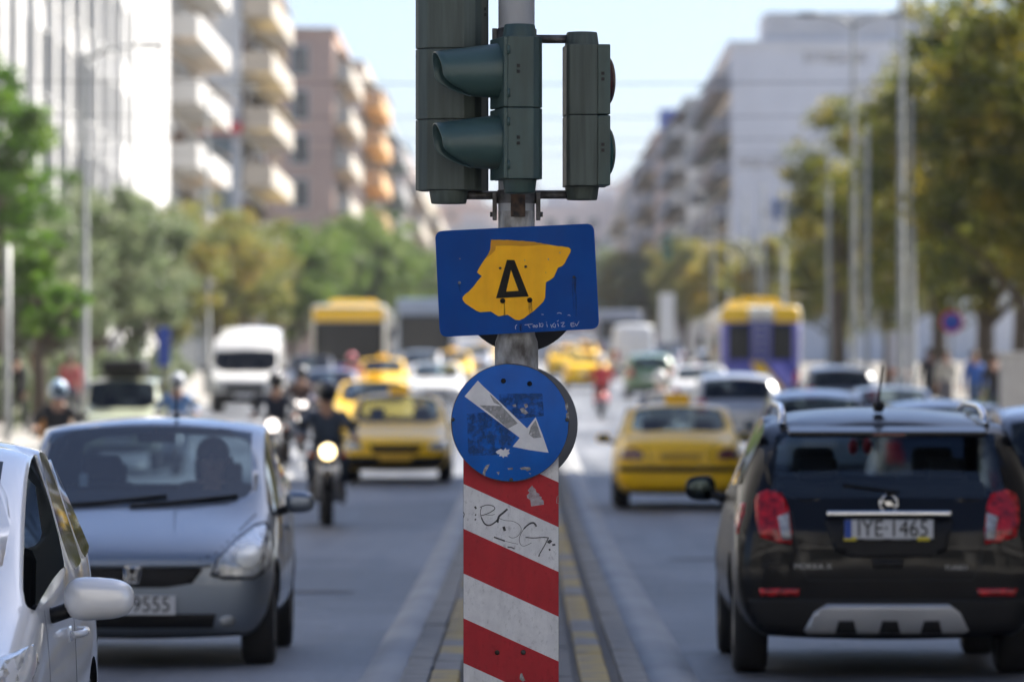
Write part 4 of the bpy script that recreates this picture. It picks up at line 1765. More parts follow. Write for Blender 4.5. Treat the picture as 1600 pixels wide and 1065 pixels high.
# ------------------------------------------------------------------ grey hatchback facing the camera, left
P_GREY = paint('steel_grey_paint', (0.20, 0.235, 0.285), metal=0.6, rough=0.38)
JD = 34.2
jazz = make_car('hatchback_car', 'metallic grey hatchback facing the camera with driver, behind the white car', 'hatch', P_GREY,
                (wx(207, JD), JD + 1.95, 0), 'in', lights=False, mirrors=False, glass=glassmat('clear_windscreen', (0.42, 0.50, 0.55), 1.7))
bv = BODIES['hatch']['bvh']


def fj(pp, s=260.0, cx=207, gy=1046):
    return [((x - cx) / s, (gy - y) / s) for x, y in pp]


def front_y(bvh, x, z):
    h = bvh.ray_cast(Vector((x, -6, z)), Vector((0, 1, 0)))
    return h[0].y if h[0] else -1.9


hl = [(332, 896), (342, 872), (368, 842), (388, 826), (404, 822), (414, 836), (419, 866), (414, 890), (394, 902), (352, 902)]
for flip in (False, True):
    pp = fj(hl)
    if flip:
        pp = mirror_x(pp)
    cxx = sum(p[0] for p in pp) / len(pp)
    czz = sum(p[1] for p in pp) / len(pp)
    rim = add(jazz, bv, [(cxx + (x - cxx) * 1.09, czz + (z - czz) * 1.10) for x, z in pp], 'front', M_TRIM, 'lamp_surround', .005, .03)
    o = add(jazz, bv, pp, 'front', M_HEADL, 'headlight', .010, .03)
    sg_ = -1 if flip else 1
    c = [(sg_ * (.69 + .075 * math.cos(a)), .68 + .075 * math.sin(a)) for a in [2 * math.pi * i / 16 for i in range(16)]]
    add(jazz, bv, c, 'front', mat('headlamp_bowl', (.75, .76, .72), rough=.3, metal=.2, var=.1), 'lamp_bowl', .016, .03, parent=o)
    c = [(sg_ * (.57 + .05 * math.cos(a)), .29 + .035 * math.sin(a)) for a in [2 * math.pi * i / 14 for i in range(14)]]
    add(jazz, bv, c, 'front', M_HEADL, 'fog_lamp', .012, .03)
add(jazz, bv, [(-.42, .60), (-.36, .52), (-.2, .495), (.2, .495), (.36, .52), (.42, .60), (.40, .625), (-.40, .625)], 'front', M_TRIM, 'grille', .006)
o = add(jazz, bv, [(-.47, .615), (.47, .615), (.47, .64), (-.47, .64)], 'front', P_GREY, 'grille_bar', .014)
add(jazz, bv, [(-.48, .25), (.48, .25), (.50, .335), (-.50, .335)], 'front', M_TRIM, 'air_intake', .006)
add(jazz, bv, [(-.66, .165), (.66, .165), (.68, .20), (-.68, .20)], 'front', M_TRIM, 'lip', .01)
for x in (-1, 1):
    seam(bv, [(x * .40, .66), (x * .5, .70), (x * .62, .83), (x * .70, .92)], 'front', .008).build('bonnet_seam', M_BLACK, jazz)
bd_ = empty('badge', (0, front_y(bv, 0, .57) - .02, .572))
bd_.parent = jazz
mb = MB()
mb.tube([(-.04, 0, .045), (.04, 0, .045), (.05, 0, .03), (.04, 0, -.04), (.03, 0, -.048), (-.03, 0, -.048), (-.04, 0, -.04), (-.05, 0, .03), (-.04, 0, .045)], .006, 6)
mb.build('badge_frame', M_CHROME, bd_)
mb = MB()
for sx in (-1, 1):
    mb.box((sx * .021, 0, 0), (.011, .012, .078), ry=sx * R(10))
mb.box((0, 0, -.004), (.036, .012, .012))
mb.build('letter_h', M_CHROME, bd_)
pl = empty('number_plate', (0, front_y(bv, 0, .39) - .025, .39))
pl.parent = jazz
mb = MB()
mb.box((0, 0, 0), (.52, .012, .116), bev=.003)
mb.build('plate_face', M_PLATE, pl)
text_obj('lettering', '9555', .13, M_INK, pl, (.115, -.0075, 0), 0, .9)
for sx in (-1, 1):
    wing_mirror(jazz, sx, -.60, .985, .80, P_GREY, (0.185, 0.11, 0.15))
    mb = MB()
    yy = front_y(bv, sx * .35, 1.03)
    wp = [(sx * .22 - .30, .965), (sx * .22 - .05, .985), (sx * .22 + .36, 1.03)]
    mb.tube([(x_, front_y(bv, x_, z_) - .022, z_) for x_, z_ in wp], [.018, .015, .010], 6)
    mb.build('wiper', M_TRIM, jazz)
mb = MB()
mb.box((0.02, -.72, 1.0), (1.34, .34, .05), rx=R(12), bev=.02)
mb.build('scuttle', M_INT, jazz)
mb = MB()
mb.box((0.02, -.06, 1.385), (.24, .03, .065), bev=.014)
mb.tube([(.02, -.05, 1.40), (.02, -.10, 1.47)], .012, 6)
mb.build('rear_view_mirror', M_TRIM, jazz)
mb = MB()
mb.ball((.14, .12, 1.52), (.022, .03, .016), 10, 6)
mb.tube([(.14, .12, 1.52), (.14, .05, 1.62), (.14, .0, 1.74)], [.007, .006, .005], 8)
mb.build('antenna', M_TRIM, jazz)
for x in (-1, 1):
    for yy0, nm in ((-.55, 'door_seam'), (.42, 'door_seam')):
        seam(bv, [(yy0, .34), (yy0 - .02, .6), (yy0 + .02, .93)], 'right' if x > 0 else 'left', .007).build(nm, M_BLACK, jazz)
    add(jazz, bv, [(.18, .80), (.36, .80), (.36, .835), (.18, .835)], 'right' if x > 0 else 'left', P_GREY, 'door_handle', .02)
mb = MB()
mb.box((-.40, -.585, 1.12), (.05, .02, .08), bev=.006)
mb.build('phone_holder', mat('pale_phone', (.55, .62, .7), rough=.3), jazz)

# ------------------------------------------------------------------ white hatchback cut off by the frame, front left
P_WHITE = paint('pearl_white_paint', (0.80, 0.80, 0.80), metal=0.15, rough=0.32)
WD = 18.35
white = make_car('hatchback_car', 'white hatchback at the left edge, closest to the camera, with big white mirror', 'hatch', P_WHITE,
                 (-2.48, WD + 1.95, 0), 'in', glass=M_GLASSD, lights=False, mirrors=False, scale=(1.0, 1.03, 0.985))
# the driver's window of the white car is wound down: no glass in the front door
for o in list(white.children):
    if o.name.startswith('side_window'):
        c = sum((v.co for v in o.data.vertices), Vector()) / len(o.data.vertices)
        if c.x > 0 and c.y < .4:
            bpy.data.objects.remove(o)
mb = MB()
mb.box((0.02, .25, .98), (1.1, 1.5, .02))
mb.build('dark_cabin_sheet', M_INT, white)  # dark sheet added across the cabin to blacken the open window
for flip in (False, True):
    pp = [(.55, .56), (.80, .54), (.86, .66), (.82, .80), (.70, .76), (.58, .66)]
    if flip:
        pp = mirror_x(pp)
    o = add(white, bv, pp, 'front', M_HEADL, 'headlight', .010, .03)
    pp = [(.74, .555), (.83, .56), (.85, .63), (.76, .62)]
    if flip:
        pp = mirror_x(pp)
    add(white, bv, pp, 'front', M_AMBER, 'indicator', .014, .03, parent=o)
add(white, bv, [(-.42, .48), (.42, .48), (.44, .60), (-.44, .60)], 'front', M_TRIM, 'grille', .006)
add(white, bv, [(-.6, .2), (.6, .2), (.6, .30), (-.6, .30)], 'front', M_TRIM, 'air_intake', .006)
for sx in (-1, 1):
    o = wing_mirror(white, sx, -.47, .935, .815, P_WHITE, (0.245, 0.13, 0.165))
    sd = 'right' if sx > 0 else 'left'
    for yy0 in (-.66, .42):
        seam(bv, [(yy0 + .06, .30), (yy0, .5), (yy0 - .03, .66), (yy0 + .02, .90)], sd, .006).build('door_seam', mat('white_shut_line', (.12, .12, .12), rough=.6), white)
    mb = MB()
    hx = sx * .855
    mb.tube([(hx, .16, .78), (hx + sx * .035, .19, .785), (hx + sx * .035, .34, .79), (hx, .37, .79)], [.013, .014, .014, .013], 8)
    mb.build('door_handle', P_WHITE, white)
    add(white, bv, [(.14, .755), (.30, .755), (.30, .81), (.14, .81)], sd, P_WHITE, 'handle_cup', .003)

# ------------------------------------------------------------------ taxis and the other traffic
def taxi_sign(root, z, y, m=M_TAXI):
    mb = MB()
    mb.box((0, y, z + .06), (.34, .12, .11), bev=.03)
    mb.box((0, y, z), (.30, .14, .02))
    return mb.build('roof_sign', m, root)


bvs = car_meshes('sedan')['bvh']
tx = make_car('taxi', 'yellow taxi saloon driving away beside the black SUV, black bumper strip across its tail', 'sedan', M_TAXI, (wx(1063, 76), 76 + 2.27, zg(78)), 'out',
              lights=False, cat='taxi', group='yellow taxis in the traffic')
for s in (-1, 1):
    o = add(tx, bvs, [(s * .50, .66), (s * .82, .66), (s * .83, .80), (s * .60, .82), (s * .50, .76)][::s], 'rear', M_TAILD, 'tail_light', .012)
    add(tx, bvs, [(s * .55, .50), (s * .76, .48), (s * .80, .60), (s * .58, .60)][::s], 'front', M_HEADL, 'headlight', .012)
add(tx, bvs, [(-.82, .50), (.82, .50), (.82, .575), (-.82, .575)], 'rear', M_TRIM, 'bumper_strip', .02)
add(tx, bvs, [(-.72, .19), (.72, .19), (.76, .26), (-.76, .26)], 'rear', M_TRIM, 'rear_apron', .008)
add(tx, bvs, [(-.26, .66), (.26, .66), (.26, .76), (-.26, .76)], 'rear', M_PLATEY, 'number_plate', .012)
add(tx, bvs, [(-.4, .50), (.4, .50), (.4, .58), (-.4, .58)], 'front', M_TRIM, 'grille', .008)
for s in (-1, 1):
    seam(bvs, [(s * .40, .60), (s * .44, .84), (s * .5, .93)], 'rear', .008).build('boot_seam', M_BLACK, tx)
taxi_sign(tx, 1.43, .6)

P_CREAM = M_TAXI
t2 = make_car('taxi', 'yellow taxi with dark front bumper facing the camera in the lane beside the median', 'sedan', M_TAXI, (wx(618, 90), 90 + 2.27, zg(92)), 'in',
              lights=False, cat='taxi', group='yellow taxis in the traffic')
for s in (-1, 1):
    add(t2, bvs, [(s * .52, .53), (s * .80, .50), (s * .84, .62), (s * .78, .68), (s * .56, .62)][::s], 'front', M_HEADL, 'headlight', .012)
    add(t2, bvs, [(s * .64, .66), (s * .82, .66), (s * .83, .82), (s * .66, .82)][::s], 'rear', M_TAIL, 'tail_light', .012)
add(t2, bvs, [(-.36, .47), (.36, .47), (.42, .60), (-.42, .60)], 'front', M_TRIM, 'grille', .01)
add(t2, bvs, [(-.80, .18), (.80, .18), (.84, .42), (-.84, .42)], 'front', M_TRIM, 'bumper', .014)
add(t2, bvs, [(-.26, .34), (.26, .34), (.26, .44), (-.26, .44)], 'front', M_PLATEY, 'number_plate', .02)
taxi_sign(t2, 1.43, .4)


def taxi(label, X, d, facing):
    o = make_car('taxi', label, 'sedan', M_TAXI, (X, d + 2.27, zg(d + 2)), facing, cat='taxi', group='yellow taxis in the traffic')
    taxi_sign(o, 1.43, .4)
    return o


taxi('yellow taxi partly hidden behind the taxi with the dark bumper', wx(580, 115), 115, 'in')
taxi('small far yellow taxi facing the camera, just left of the sign pole', wx(706, 228), 228, 'in')
taxi('far yellow taxi driving away, just right of the sign pole', wx(884, 255), 255, 'out')
taxi('farthest yellow taxi in the distance, right of the sign pole', wx(912, 300), 300, 'out')

taxi('far yellow taxi behind the white car left of the pole', -4.6, 182, 'in')
taxi('tiny yellow taxi ahead of the coach, left of the blue sign', -2.2, 305, 'in')
taxi('yellow taxi half hidden behind the faded green car', 2.3, 212, 'out')
taxi('small yellow taxi far ahead in the middle right lane', 5.2, 285, 'out')
P_SILV = paint('silver_paint', (0.42, 0.43, 0.45), metal=0.6, rough=0.35)
P_DKBL = paint('dark_blue_paint', (0.02, 0.03, 0.055), metal=0.3)
P_PALEB = paint('pale_blue_paint', (0.22, 0.28, 0.36), metal=0.3)
P_GRNC = paint('old_green_paint', (0.13, 0.22, 0.12))
P_WHT = paint('plain_white_paint', (0.68, 0.68, 0.67))
P_BEI = paint('pale_green_cream_paint', (0.42, 0.46, 0.33))
P_SLATE = paint('slate_paint', (0.10, 0.11, 0.13), metal=0.4)
P_LILAC = paint('silver_lilac_paint', (0.34, 0.34, 0.42), metal=0.5)
CARS = [
    ('estate_car', 'dark grey car at the right edge beyond the black SUV', 'suv', P_SLATE, 4.56, 45.5, 'out'),
    ('hatchback_car', 'dark blue car whose roof shows above the black SUV', 'hatch', P_DKBL, 5.22, 70, 'out'),
    ('hatchback_car', 'pale blue car roof showing left above the black SUV roof rail', 'hatch', P_PALEB, 4.45, 86, 'out'),
    ('saloon_car', 'light blue saloon beyond the black SUV, between its antenna and the grey SUV', 'sedan', P_PALEB, 6.6, 101, 'out'),
    ('suv_car', 'grey SUV driving away below the tall street poles', 'suv', P_SLATE, 7.3, 131, 'out'),
    ('estate_car', 'silver car with tall red tail lights, ahead of the right-hand yellow taxi', 'suv', P_SILV, 4.15, 111, 'out'),
    ('saloon_car', 'white saloon driving away, just beyond the silver car with red lights', 'sedan', P_WHT, 4.65, 150, 'out'),
    ('saloon_car', 'faded green car driving away, far right of the sign pole', 'hatch', P_GRNC, 4.2, 190, 'out'),
    ('van', 'far white van driving away, near the green car', 'van', P_WHT, 5.0, 262, 'out'),
    ('hatchback_car', 'white car facing the camera, just left of the sign pole', 'sedan', P_WHT, -2.6, 165, 'in'),
    ('saloon_car', 'lilac silver saloon facing the camera beyond the motorcycle riders', 'sedan', P_LILAC, -4.9, 140, 'in'),
    ('hatchback_car', 'dark blue hatchback facing the camera, right beside the white van', 'hatch', P_DKBL, -7.0, 184, 'in'),
    ('hatchback_car', 'far silver hatchback between the yellow bus and the sign pole', 'hatch', P_SILV, -3.9, 212, 'in'),
    ('saloon_car', 'far white saloon under the blue sign, right lane', 'sedan', P_WHT, 2.6, 345, 'out'),
    ('saloon_car', 'distant dark saloon right of the blue sign', 'sedan', P_SLATE, 5.4, 225, 'out'),
    ('hatchback_car', 'distant dark hatchback far down the left lanes', 'hatch', P_SLATE, -6.6, 232, 'in'),
    ('saloon_car', 'distant white saloon behind the lilac one', 'sedan', P_WHT, -6.4, 262, 'in'),
    ('hatchback_car', 'tiny silver hatchback far down the right lanes', 'hatch', P_SILV, 7.2, 214, 'out'),
    ('saloon_car', 'tiny dark saloon ahead of the trolleybus', 'sedan', P_DKBL, 7.6, 300, 'out'),
    ('hatchback_car', 'tiny white hatchback at the top of the right lanes', 'hatch', P_WHT, 4.0, 380, 'out'),
    ('hatchback_car', 'tiny red hatchback at the top of the left lanes', 'hatch', paint('car_red', (.4, .02, .02)), -5.0, 330, 'in'),
    ('saloon_car', 'distant silver saloon left of the blue sign', 'sedan', P_SILV, -2.4, 275, 'in'),
]
for nm, lb, kd, pm, X, d, fc in CARS:
    L = TYPES[kd]['dim'][0]
    make_car(nm, lb, kd, pm, (X, d + L / 2, zg(d + L / 2)), fc, glass=M_GLASSD if kd == 'suv' else M_GLASS)
# white high-roof van
van = make_car('van', 'white high-roofed delivery van facing the camera, in front of the trees', 'van', P_WHT, (wx(381, 160), 160 + 2.75, zg(162)), 'in', cat='van', glass=M_GLASSD, lights=False)
bvv = BODIES['van']['bvh']
for s in (-1, 1):
    add(van, bvv, [(s * .62, .62), (s * .92, .62), (s * .95, .92), (s * .80, .94), (s * .64, .80)][::s], 'front', M_HEADL, 'headlight', .012)
    add(van, bvv, [(s * .84, .7), (s * .95, .7), (s * .95, 1.3), (s * .84, 1.3)][::s], 'rear', M_TAIL, 'tail_light', .012)
add(van, bvv, [(-.56, .60), (.56, .60), (.60, .84), (-.60, .84)], 'front', M_TRIM, 'grille', .012)
add(van, bvv, [(-.90, .25), (.90, .25), (.94, .56), (-.94, .56)], 'front', M_TRIM, 'bumper', .016)
add(van, bvv, [(-.26, .42), (.26, .42), (.26, .53), (-.26, .53)], 'front', M_PLATE, 'number_plate', .024)
# pale green car with a roof box
gc = make_car('estate_car', 'pale green car with black roof box facing the camera, behind the grey hatchback', 'jeep', P_BEI, (wx(182, 97), 97 + 2.0, zg(99)), 'in', glass=M_GLASSD, scale=(.84, 1, .93))
mb = MB()
mb.box((0, .35, 1.93), (.88, 1.7, .26), bev=.09)
for yy in (-.2, .9):
    mb.box((0, yy, 1.775), (1.1, .05, .06))
mb.build('roof_box', M_TRIM, gc)


# ------------------------------------------------------------------ buses
def bus_body(kind, W, L, H, bev):
    if kind in BODIES:
        return BODIES[kind]
    bm = bmesh.new()
    bmesh.ops.create_cube(bm, size=1)
    bmesh.ops.scale(bm, vec=(W, L, H - .3), verts=bm.verts)
    bmesh.ops.translate(bm, vec=(0, 0, .3 + (H - .3) / 2), verts=bm.verts)
    top = [e for e in bm.edges if sum(1 for v in e.verts if v.co.z > 1) >= 1]
    bmesh.ops.bevel(bm, geom=top, offset=bev, segments=4, affect='EDGES', profile=0.5)
    bvh = BVHTree.FromBMesh(bm)
    me = bpy.data.meshes.new(kind)
    bm.to_mesh(me)
    bm.free()
    BODIES[kind] = (me, bvh)
    return BODIES[kind]


def make_bus(name, label, kind, W, L, H, base, loc, facing, bev=.16):
    me, bvh = bus_body(kind, W, L, H, bev)
    root = empty(name, loc, 0 if facing == 'in' else math.pi, label, 'bus')
    link('body', me.copy(), base, root)
    t, r = wheel_meshes(.48, .28)
    for ay in (-L / 2 + 2.6, L / 2 - 3.0):
        for sx in (-1, 1):
            o = link('wheel', t, None, root, (sx * (W / 2 - .13), ay, .48))
            if sx < 0:
                o.rotation_euler = (0, 0, math.pi)
            link('rim', r, None, o)
    for sd, sx in (('left', -1), ('right', 1)):
        y = -L / 2 + 1.0
        while y < L / 2 - 1.5:
            add(root, bvh, [(y, 1.25), (y + 1.35, 1.25), (y + 1.35, 2.25), (y, 2.25)], sd, M_BUSG, 'side_window', .01, .5)
            y += 1.5
    for sx in (-1, 1):
        mb = MB()
        mb.tube([(sx * (W / 2 - .1), -L / 2 + .1, H - .5), (sx * (W / 2 + .18), -L / 2 - .22, H - .55), (sx * (W / 2 + .2), -L / 2 - .25, H - .75)], .025, 6)
        mb.box((sx * (W / 2 + .2), -L / 2 - .25, H - .95), (.2, .08, .36), bev=.03)
        mb.build('wing_mirror', M_TRIM, root)
    return root, bvh


M_BUSG = mat('bus_glass', (0.012, 0.015, 0.018), rough=0.12, var=0.0, spec=0.3)
M_BUSY = paint('bus_yellow', (0.92, 0.56, 0.02), coat=.5, spec=.3)
M_BUSB = paint('bus_blue_violet', (0.035, 0.045, 0.36), coat=.5)
M_BUSV = paint('bus_lilac', (0.20, 0.19, 0.60), coat=.5)
M_BUSW = paint('bus_cream', (0.62, 0.60, 0.52))
b, bv_ = make_bus('city_bus', 'city bus with yellow top and wide dark windscreen facing the camera', 'bus', 2.5, 11.5, 3.1, M_BUSW, (wx(545, 190), 190 + 5.75, zg(194)), 'in')
add(b, bv_, [(-1.24, 2.55), (1.24, 2.55), (1.24, 3.0), (-1.24, 3.0)], 'front', M_BUSY, 'yellow_header', .012, .12)
add(b, bv_, [(-1.14, 1.15), (1.14, 1.15), (1.14, 2.52), (-1.14, 2.52)], 'front', M_BUSG, 'windscreen', .016, .2)
add(b, bv_, [(-1.2, .45), (1.2, .45), (1.2, 1.1), (-1.2, 1.1)], 'front', M_BUSB, 'front_panel', .012, .2)
for s in (-1, 1):
    add(b, bv_, [(s * .75, .6), (s * 1.1, .6), (s * 1.1, .82), (s * .75, .82)][::s], 'front', M_HEADL, 'headlight', .02)
mb = MB()
mb.box((0, .5, 3.2), (1.6, 4.0, .26), bev=.08)
mb.build('roof_unit', M_BUSY, b)
b, bv_ = make_bus('coach', 'distant dark blue coach facing the camera, left of the blue sign', 'coach', 2.5, 11.5, 3.5, paint('coach_blue', (.20, .25, .34)), (wx(664, 250), 250 + 5.75, zg(256)), 'in')
add(b, bv_, [(-1.14, 1.15), (1.14, 1.15), (1.14, 2.8), (-1.14, 2.8)], 'front', M_BUSG, 'windscreen', .016, .2)
for s in (-1, 1):
    add(b, bv_, [(s * .75, .6), (s * 1.1, .6), (s * 1.1, .82), (s * .75, .82)][::s], 'front', M_HEADL, 'headlight', .02)
b, bv_ = make_bus('coach', 'distant blue grey bus driving away, right of the blue sign', 'bus', 2.5, 11.5, 3.1, paint('bus_slate', (.30, .33, .40)), (wx(968, 318), 318 + 5.75, zg(324)), 'out')
add(b, bv_, [(-1.1, 1.5), (1.1, 1.5), (1.1, 2.6), (-1.1, 2.6)], 'rear', M_BUSG, 'rear_window', .016, .2)
for s in (-1, 1):
    add(b, bv_, [(s * 1.0, .8), (s * 1.18, .8), (s * 1.18, 1.3), (s * 1.0, 1.3)][::s], 'rear', M_TAIL, 'tail_light', .02)
# trolleybus with ladder
b, bv_ = make_bus('trolleybus', 'blue and yellow trolleybus seen from behind with a ladder on its tail', 'trolley', 2.5, 12.0, 3.0, M_BUSW, (wx(1188, 174), 174 + 6.0, zg(179)), 'out')
add(b, bv_, [(-1.22, .4), (1.22, .4), (1.22, 2.55), (-1.22, 2.55)], 'rear', M_BUSB, 'tail_panel', .012, .2)
for x0, x1 in ((-.98, -.34), (.30, .98)):
    add(b, bv_, [(x0, 1.35), (x1, 1.35), (x1, 2.45), (x0, 2.45)], 'rear', M_BUSG, 'rear_window', .018, .2)
for x0, x1 in ((-1.2, -.42), (.36, 1.2)):
    add(b, bv_, [(x0, 2.5), (x1, 2.5), (x1, 2.98), (x0, 2.98)], 'rear', M_BUSY, 'yellow_corner', .03, .12)
add(b, bv_, [(.30, 1.3), (-.06, 1.3), (-.78, .42), (-.20, .42)], 'rear', M_BUSY, 'yellow_stripe', .022, .2)
add(b, bv_, [(-.16, 1.3), (-.62, 1.3), (-1.18, .7), (-1.18, .45), (-.84, .42)], 'rear', M_BUSV, 'lilac_stripe', .022, .2)
for s in (-1, 1):
    add(b, bv_, [(s * 1.0, 1.2), (s * 1.2, 1.2), (s * 1.2, 2.45), (s * 1.0, 2.45)][::s], 'rear', M_BUSV, 'lilac_pillar', .02, .3)
    add(b, bv_, [(s * 1.02, .6), (s * 1.2, .6), (s * 1.2, 1.0), (s * 1.02, 1.0)][::s], 'rear', M_TAIL, 'tail_light', .026)
mb = MB()
for s in (-1, 1):
    mb.tube([(s * .17 - .02, 6.09, 1.2), (s * .17 - .02, 6.09, 3.05)], .03, 6)
for i in range(8):
    mb.tube([(-.19, 6.09, 1.3 + i * .22), (.15, 6.09, 1.3 + i * .22)], .022, 6)
mb.build('ladder', M_SILVERP, b)
mb = MB()
mb.box((0, 4.8, 3.12), (1.1, 1.5, .28), bev=.06)
mb.build('roof_equipment', M_BUSY, b)
mb = MB()
mb.box((0, 1.0, 3.1), (1.7, 3.0, .24), bev=.08)
mb.build('roof_equipment', M_BUSY, b)
for s in (-1, 1):
    mb = MB()
    mb.tube([(s * .3, 2.0, 3.3), (s * .3, 4.5, 3.75), (s * .3, 7.6, 5.3 - .0)], [.035, .03, .02], 6)
    mb.box((s * .3, 2.0, 3.25), (.24, .5, .2))
    mb.build('trolley_pole', M_TRIM, b)


# ------------------------------------------------------------------ people (one continuous body each)
M_SKIN = mat('skin', (0.42, 0.25, 0.18), rough=0.6, var=0.08)
M_HAIR = mat('dark_hair', (0.02, 0.015, 0.012), rough=0.7)


def figure(name, label, loc, rz, J, top, legs, shoes=(0.02, 0.02, 0.02), helmet=None, hair=(0.02, 0.015, 0.012), cat='person', group=None, bag=None, parent=None):
    """J: joint positions; skin modifier body with hands, face and clothing colours by region"""
    order = ['pelvis', 'belly', 'chest', 'neck', 'jaw', 'head', 'crown']
    rad = dict(pelvis=.155, belly=.15, chest=.165, neck=.062, jaw=.075, head=.098, crown=.07, sho=.075, elb=.05, wri=.034, han=.042, hip=.105, kne=.066, ank=.045, toe=.042)
    V, E, Rd, reg = [], [], [], []

    def v(p, r, g):
        V.append(tuple(p))
        Rd.append(r)
        reg.append(g)
        return len(V) - 1
    ids = {}
    prev = None
    for k in order:
        ids[k] = v(J[k], rad[k], {'pelvis': 2, 'belly': 1, 'chest': 1}.get(k, 0))
        if prev is not None:
            E.append((prev, ids[k]))
        prev = ids[k]
    for s in ('L', 'R'):
        a = ids['chest']
        for k, g in (('sho', 1), ('elb', 1), ('wri', 1), ('han', 0)):
            i = v(J[k + s], rad[k], g)
            E.append((a, i))
            a = i
        a = ids['pelvis']
        for k, g in (('hip', 2), ('kne', 2), ('ank', 2), ('toe', 3)):
            i = v(J[k + s], rad[k], g)
            E.append((a, i))
            a = i
    me = bpy.data.meshes.new(name)
    me.from_pydata(V, E, [])
    o = bpy.data.objects.new('tmp', me)
    COL.objects.link(o)
    md = o.modifiers.new('s', 'SKIN')
    md.use_smooth_shade = True
    sk = me.skin_vertices[0].data
    for i, r in enumerate(Rd):
        sk[i].radius = (r, r)
        sk[i].use_root = (i == 0)
    md2 = o.modifiers.new('d', 'SUBSURF')
    md2.levels = 2
    md2.render_levels = 2
    dg = bpy.context.evaluated_depsgraph_get()
    dg.update()
    r = bpy.data.meshes.new_from_object(o.evaluated_get(dg), depsgraph=dg)
    bpy.data.objects.remove(o)
    mb = MB()
    segs = [(Vector(V[a]), Vector(V[b]), reg[b] if b in (ids['neck'],) else reg[b]) for a, b in E]
    vs = [x.co.copy() for x in r.vertices]
    for p in r.polygons:
        c = p.center
        best, bg = 1e9, 1
        for a, b, g in segs:
            ab = b - a
            t = max(0, min(1, (c - a).dot(ab) / max(ab.length_squared, 1e-9)))
            dd = (c - a - ab * t).length
            if dd < best:
                best, bg = dd, g
        mb.mi.append(bg)
        mb.f.append(list(p.vertices))
        mb.sm.append(True)
    mb.v = [tuple(x) for x in vs]
    # fingers rooted in the palm, unequal and bent
    mb.cur = 0
    for s, sx in (('L', -1), ('R', 1)):
        w, h = Vector(J['wri' + s]), Vector(J['han' + s])
        f = (h - w).normalized()
        u = f.cross(Vector((0, 0, 1)))
        if u.length < .1:
            u = Vector((0, 1, 0))
        u.normalize()
        n = u.cross(f).normalized()
        if n.z > 0:
            n = -n
        for q, L in enumerate((.070, .080, .075, .060)):
            p0 = h + u * (q - 1.5) * .020 + f * .02
            mb.tube([p0, p0 + f * L * .5 + n * .008, p0 + f * L * .75 + n * .035, p0 + f * L * .6 + n * .06], [.0095, .009, .008, .006], 6)
        p0 = h + u * (-.04) - f * .015
        mb.tube([p0, p0 - u * .02 + f * .03 + n * .02, p0 - u * .012 + f * .055 + n * .035], [.011, .010, .008], 6)
    # face looking towards local -Y
    hd = Vector(J['head'])
    mb.tube([hd + Vector((0, -.088, .018)), hd + Vector((0, -.115, -.022)), hd + Vector((0, -.092, -.035))], [.009, .015, .010], 6)
    for sx in (-1, 1):
        mb.ball(hd + Vector((sx * .092, .005, -.005)), (.012, .022, .032), 8, 6)
    mb.cur = 4
    for sx in (-1, 1):
        mb.ball(hd + Vector((sx * .036, -.087, .014)), (.014, .009, .009), 8, 6)
    mb.cur = 5
    mb.ball(hd + Vector((0, -.086, -.062)), (.026, .009, .008), 8, 6)
    mm = [M_SKIN, mat('top_%.2f_%.2f_%.2f' % top, top, rough=.8, var=.25, scale=8), mat('legs_%.2f_%.2f_%.2f' % legs, legs, rough=.85, var=.25, scale=8),
          mat('shoes_%.2f_%.2f_%.2f' % shoes, shoes, rough=.6), M_INK, mat('lips', (.3, .1, .09), rough=.5)]
    bm_me = mb.mesh(name, mm)
    root = link(name, bm_me, None, parent, loc)
    root.rotation_euler = (0, 0, rz)
    tag(root, label, cat, group)
    if helmet:
        h = MB()
        h.ball(hd + Vector((0, .012, .03)), (.135, .155, .145), 20, 12)
        ho = h.build('helmet', paint('helmet_%.2f_%.2f_%.2f' % helmet, helmet), root)
        g = MB()
        g.ball(hd + Vector((0, -.045, .015)), (.115, .112, .07), 16, 10)
        g.build('visor', M_BUSG, ho)
    else:
        h = MB()
        h.ball(hd + Vector((0, .022, .032)), (.108, .112, .108), 16, 10)
        h.build('hair', mat('hair_%.2f' % hair[0], hair, rough=.7), root)
    if bag:
        h = MB()
        h.box(Vector(J['chest']) + Vector((0, .22, -.05)), (.32, .18, .42), bev=.06)
        h.build('backpack', mat('bag_%.2f_%.2f' % bag[:2], bag, rough=.8), root)
    return root


def ride_pose(lean=.06, hy=-.42, hz=1.04, hw=.33, seat=(.82, .18), foot=(.36, .02), fx=.17):
    sz, sy = seat
    J = dict(pelvis=(0, sy, sz + .10), belly=(0, sy - .03, sz + .28), chest=(0, sy - .08 - lean, sz + .47), neck=(0, sy - .10 - lean, sz + .63), jaw=(0, sy - .14 - lean, sz + .70), head=(0, sy - .14 - lean, sz + .79), crown=(0, sy - .13 - lean, sz + .86))
    for s, x in (('L', -1), ('R', 1)):
        J['sho' + s] = (x * .19, sy - .08 - lean, sz + .53)
        J['elb' + s] = (x * (.30 + .03), (sy + hy) / 2 - .0, (sz + .53 + hz) / 2 - .06)
        J['wri' + s] = (x * hw, hy + .09, hz + .03)
        J['han' + s] = (x * (hw + .01), hy + .02, hz + .025)
        J['hip' + s] = (x * .11, sy - .03, sz + .05)
        J['kne' + s] = (x * (fx + .05), sy - .42, sz - .02)
        J['ank' + s] = (x * fx, sy - .18 + foot[1], foot[0])
        J['toe' + s] = (x * (fx + .01), sy - .34 + foot[1], foot[0] - .05)
    return J


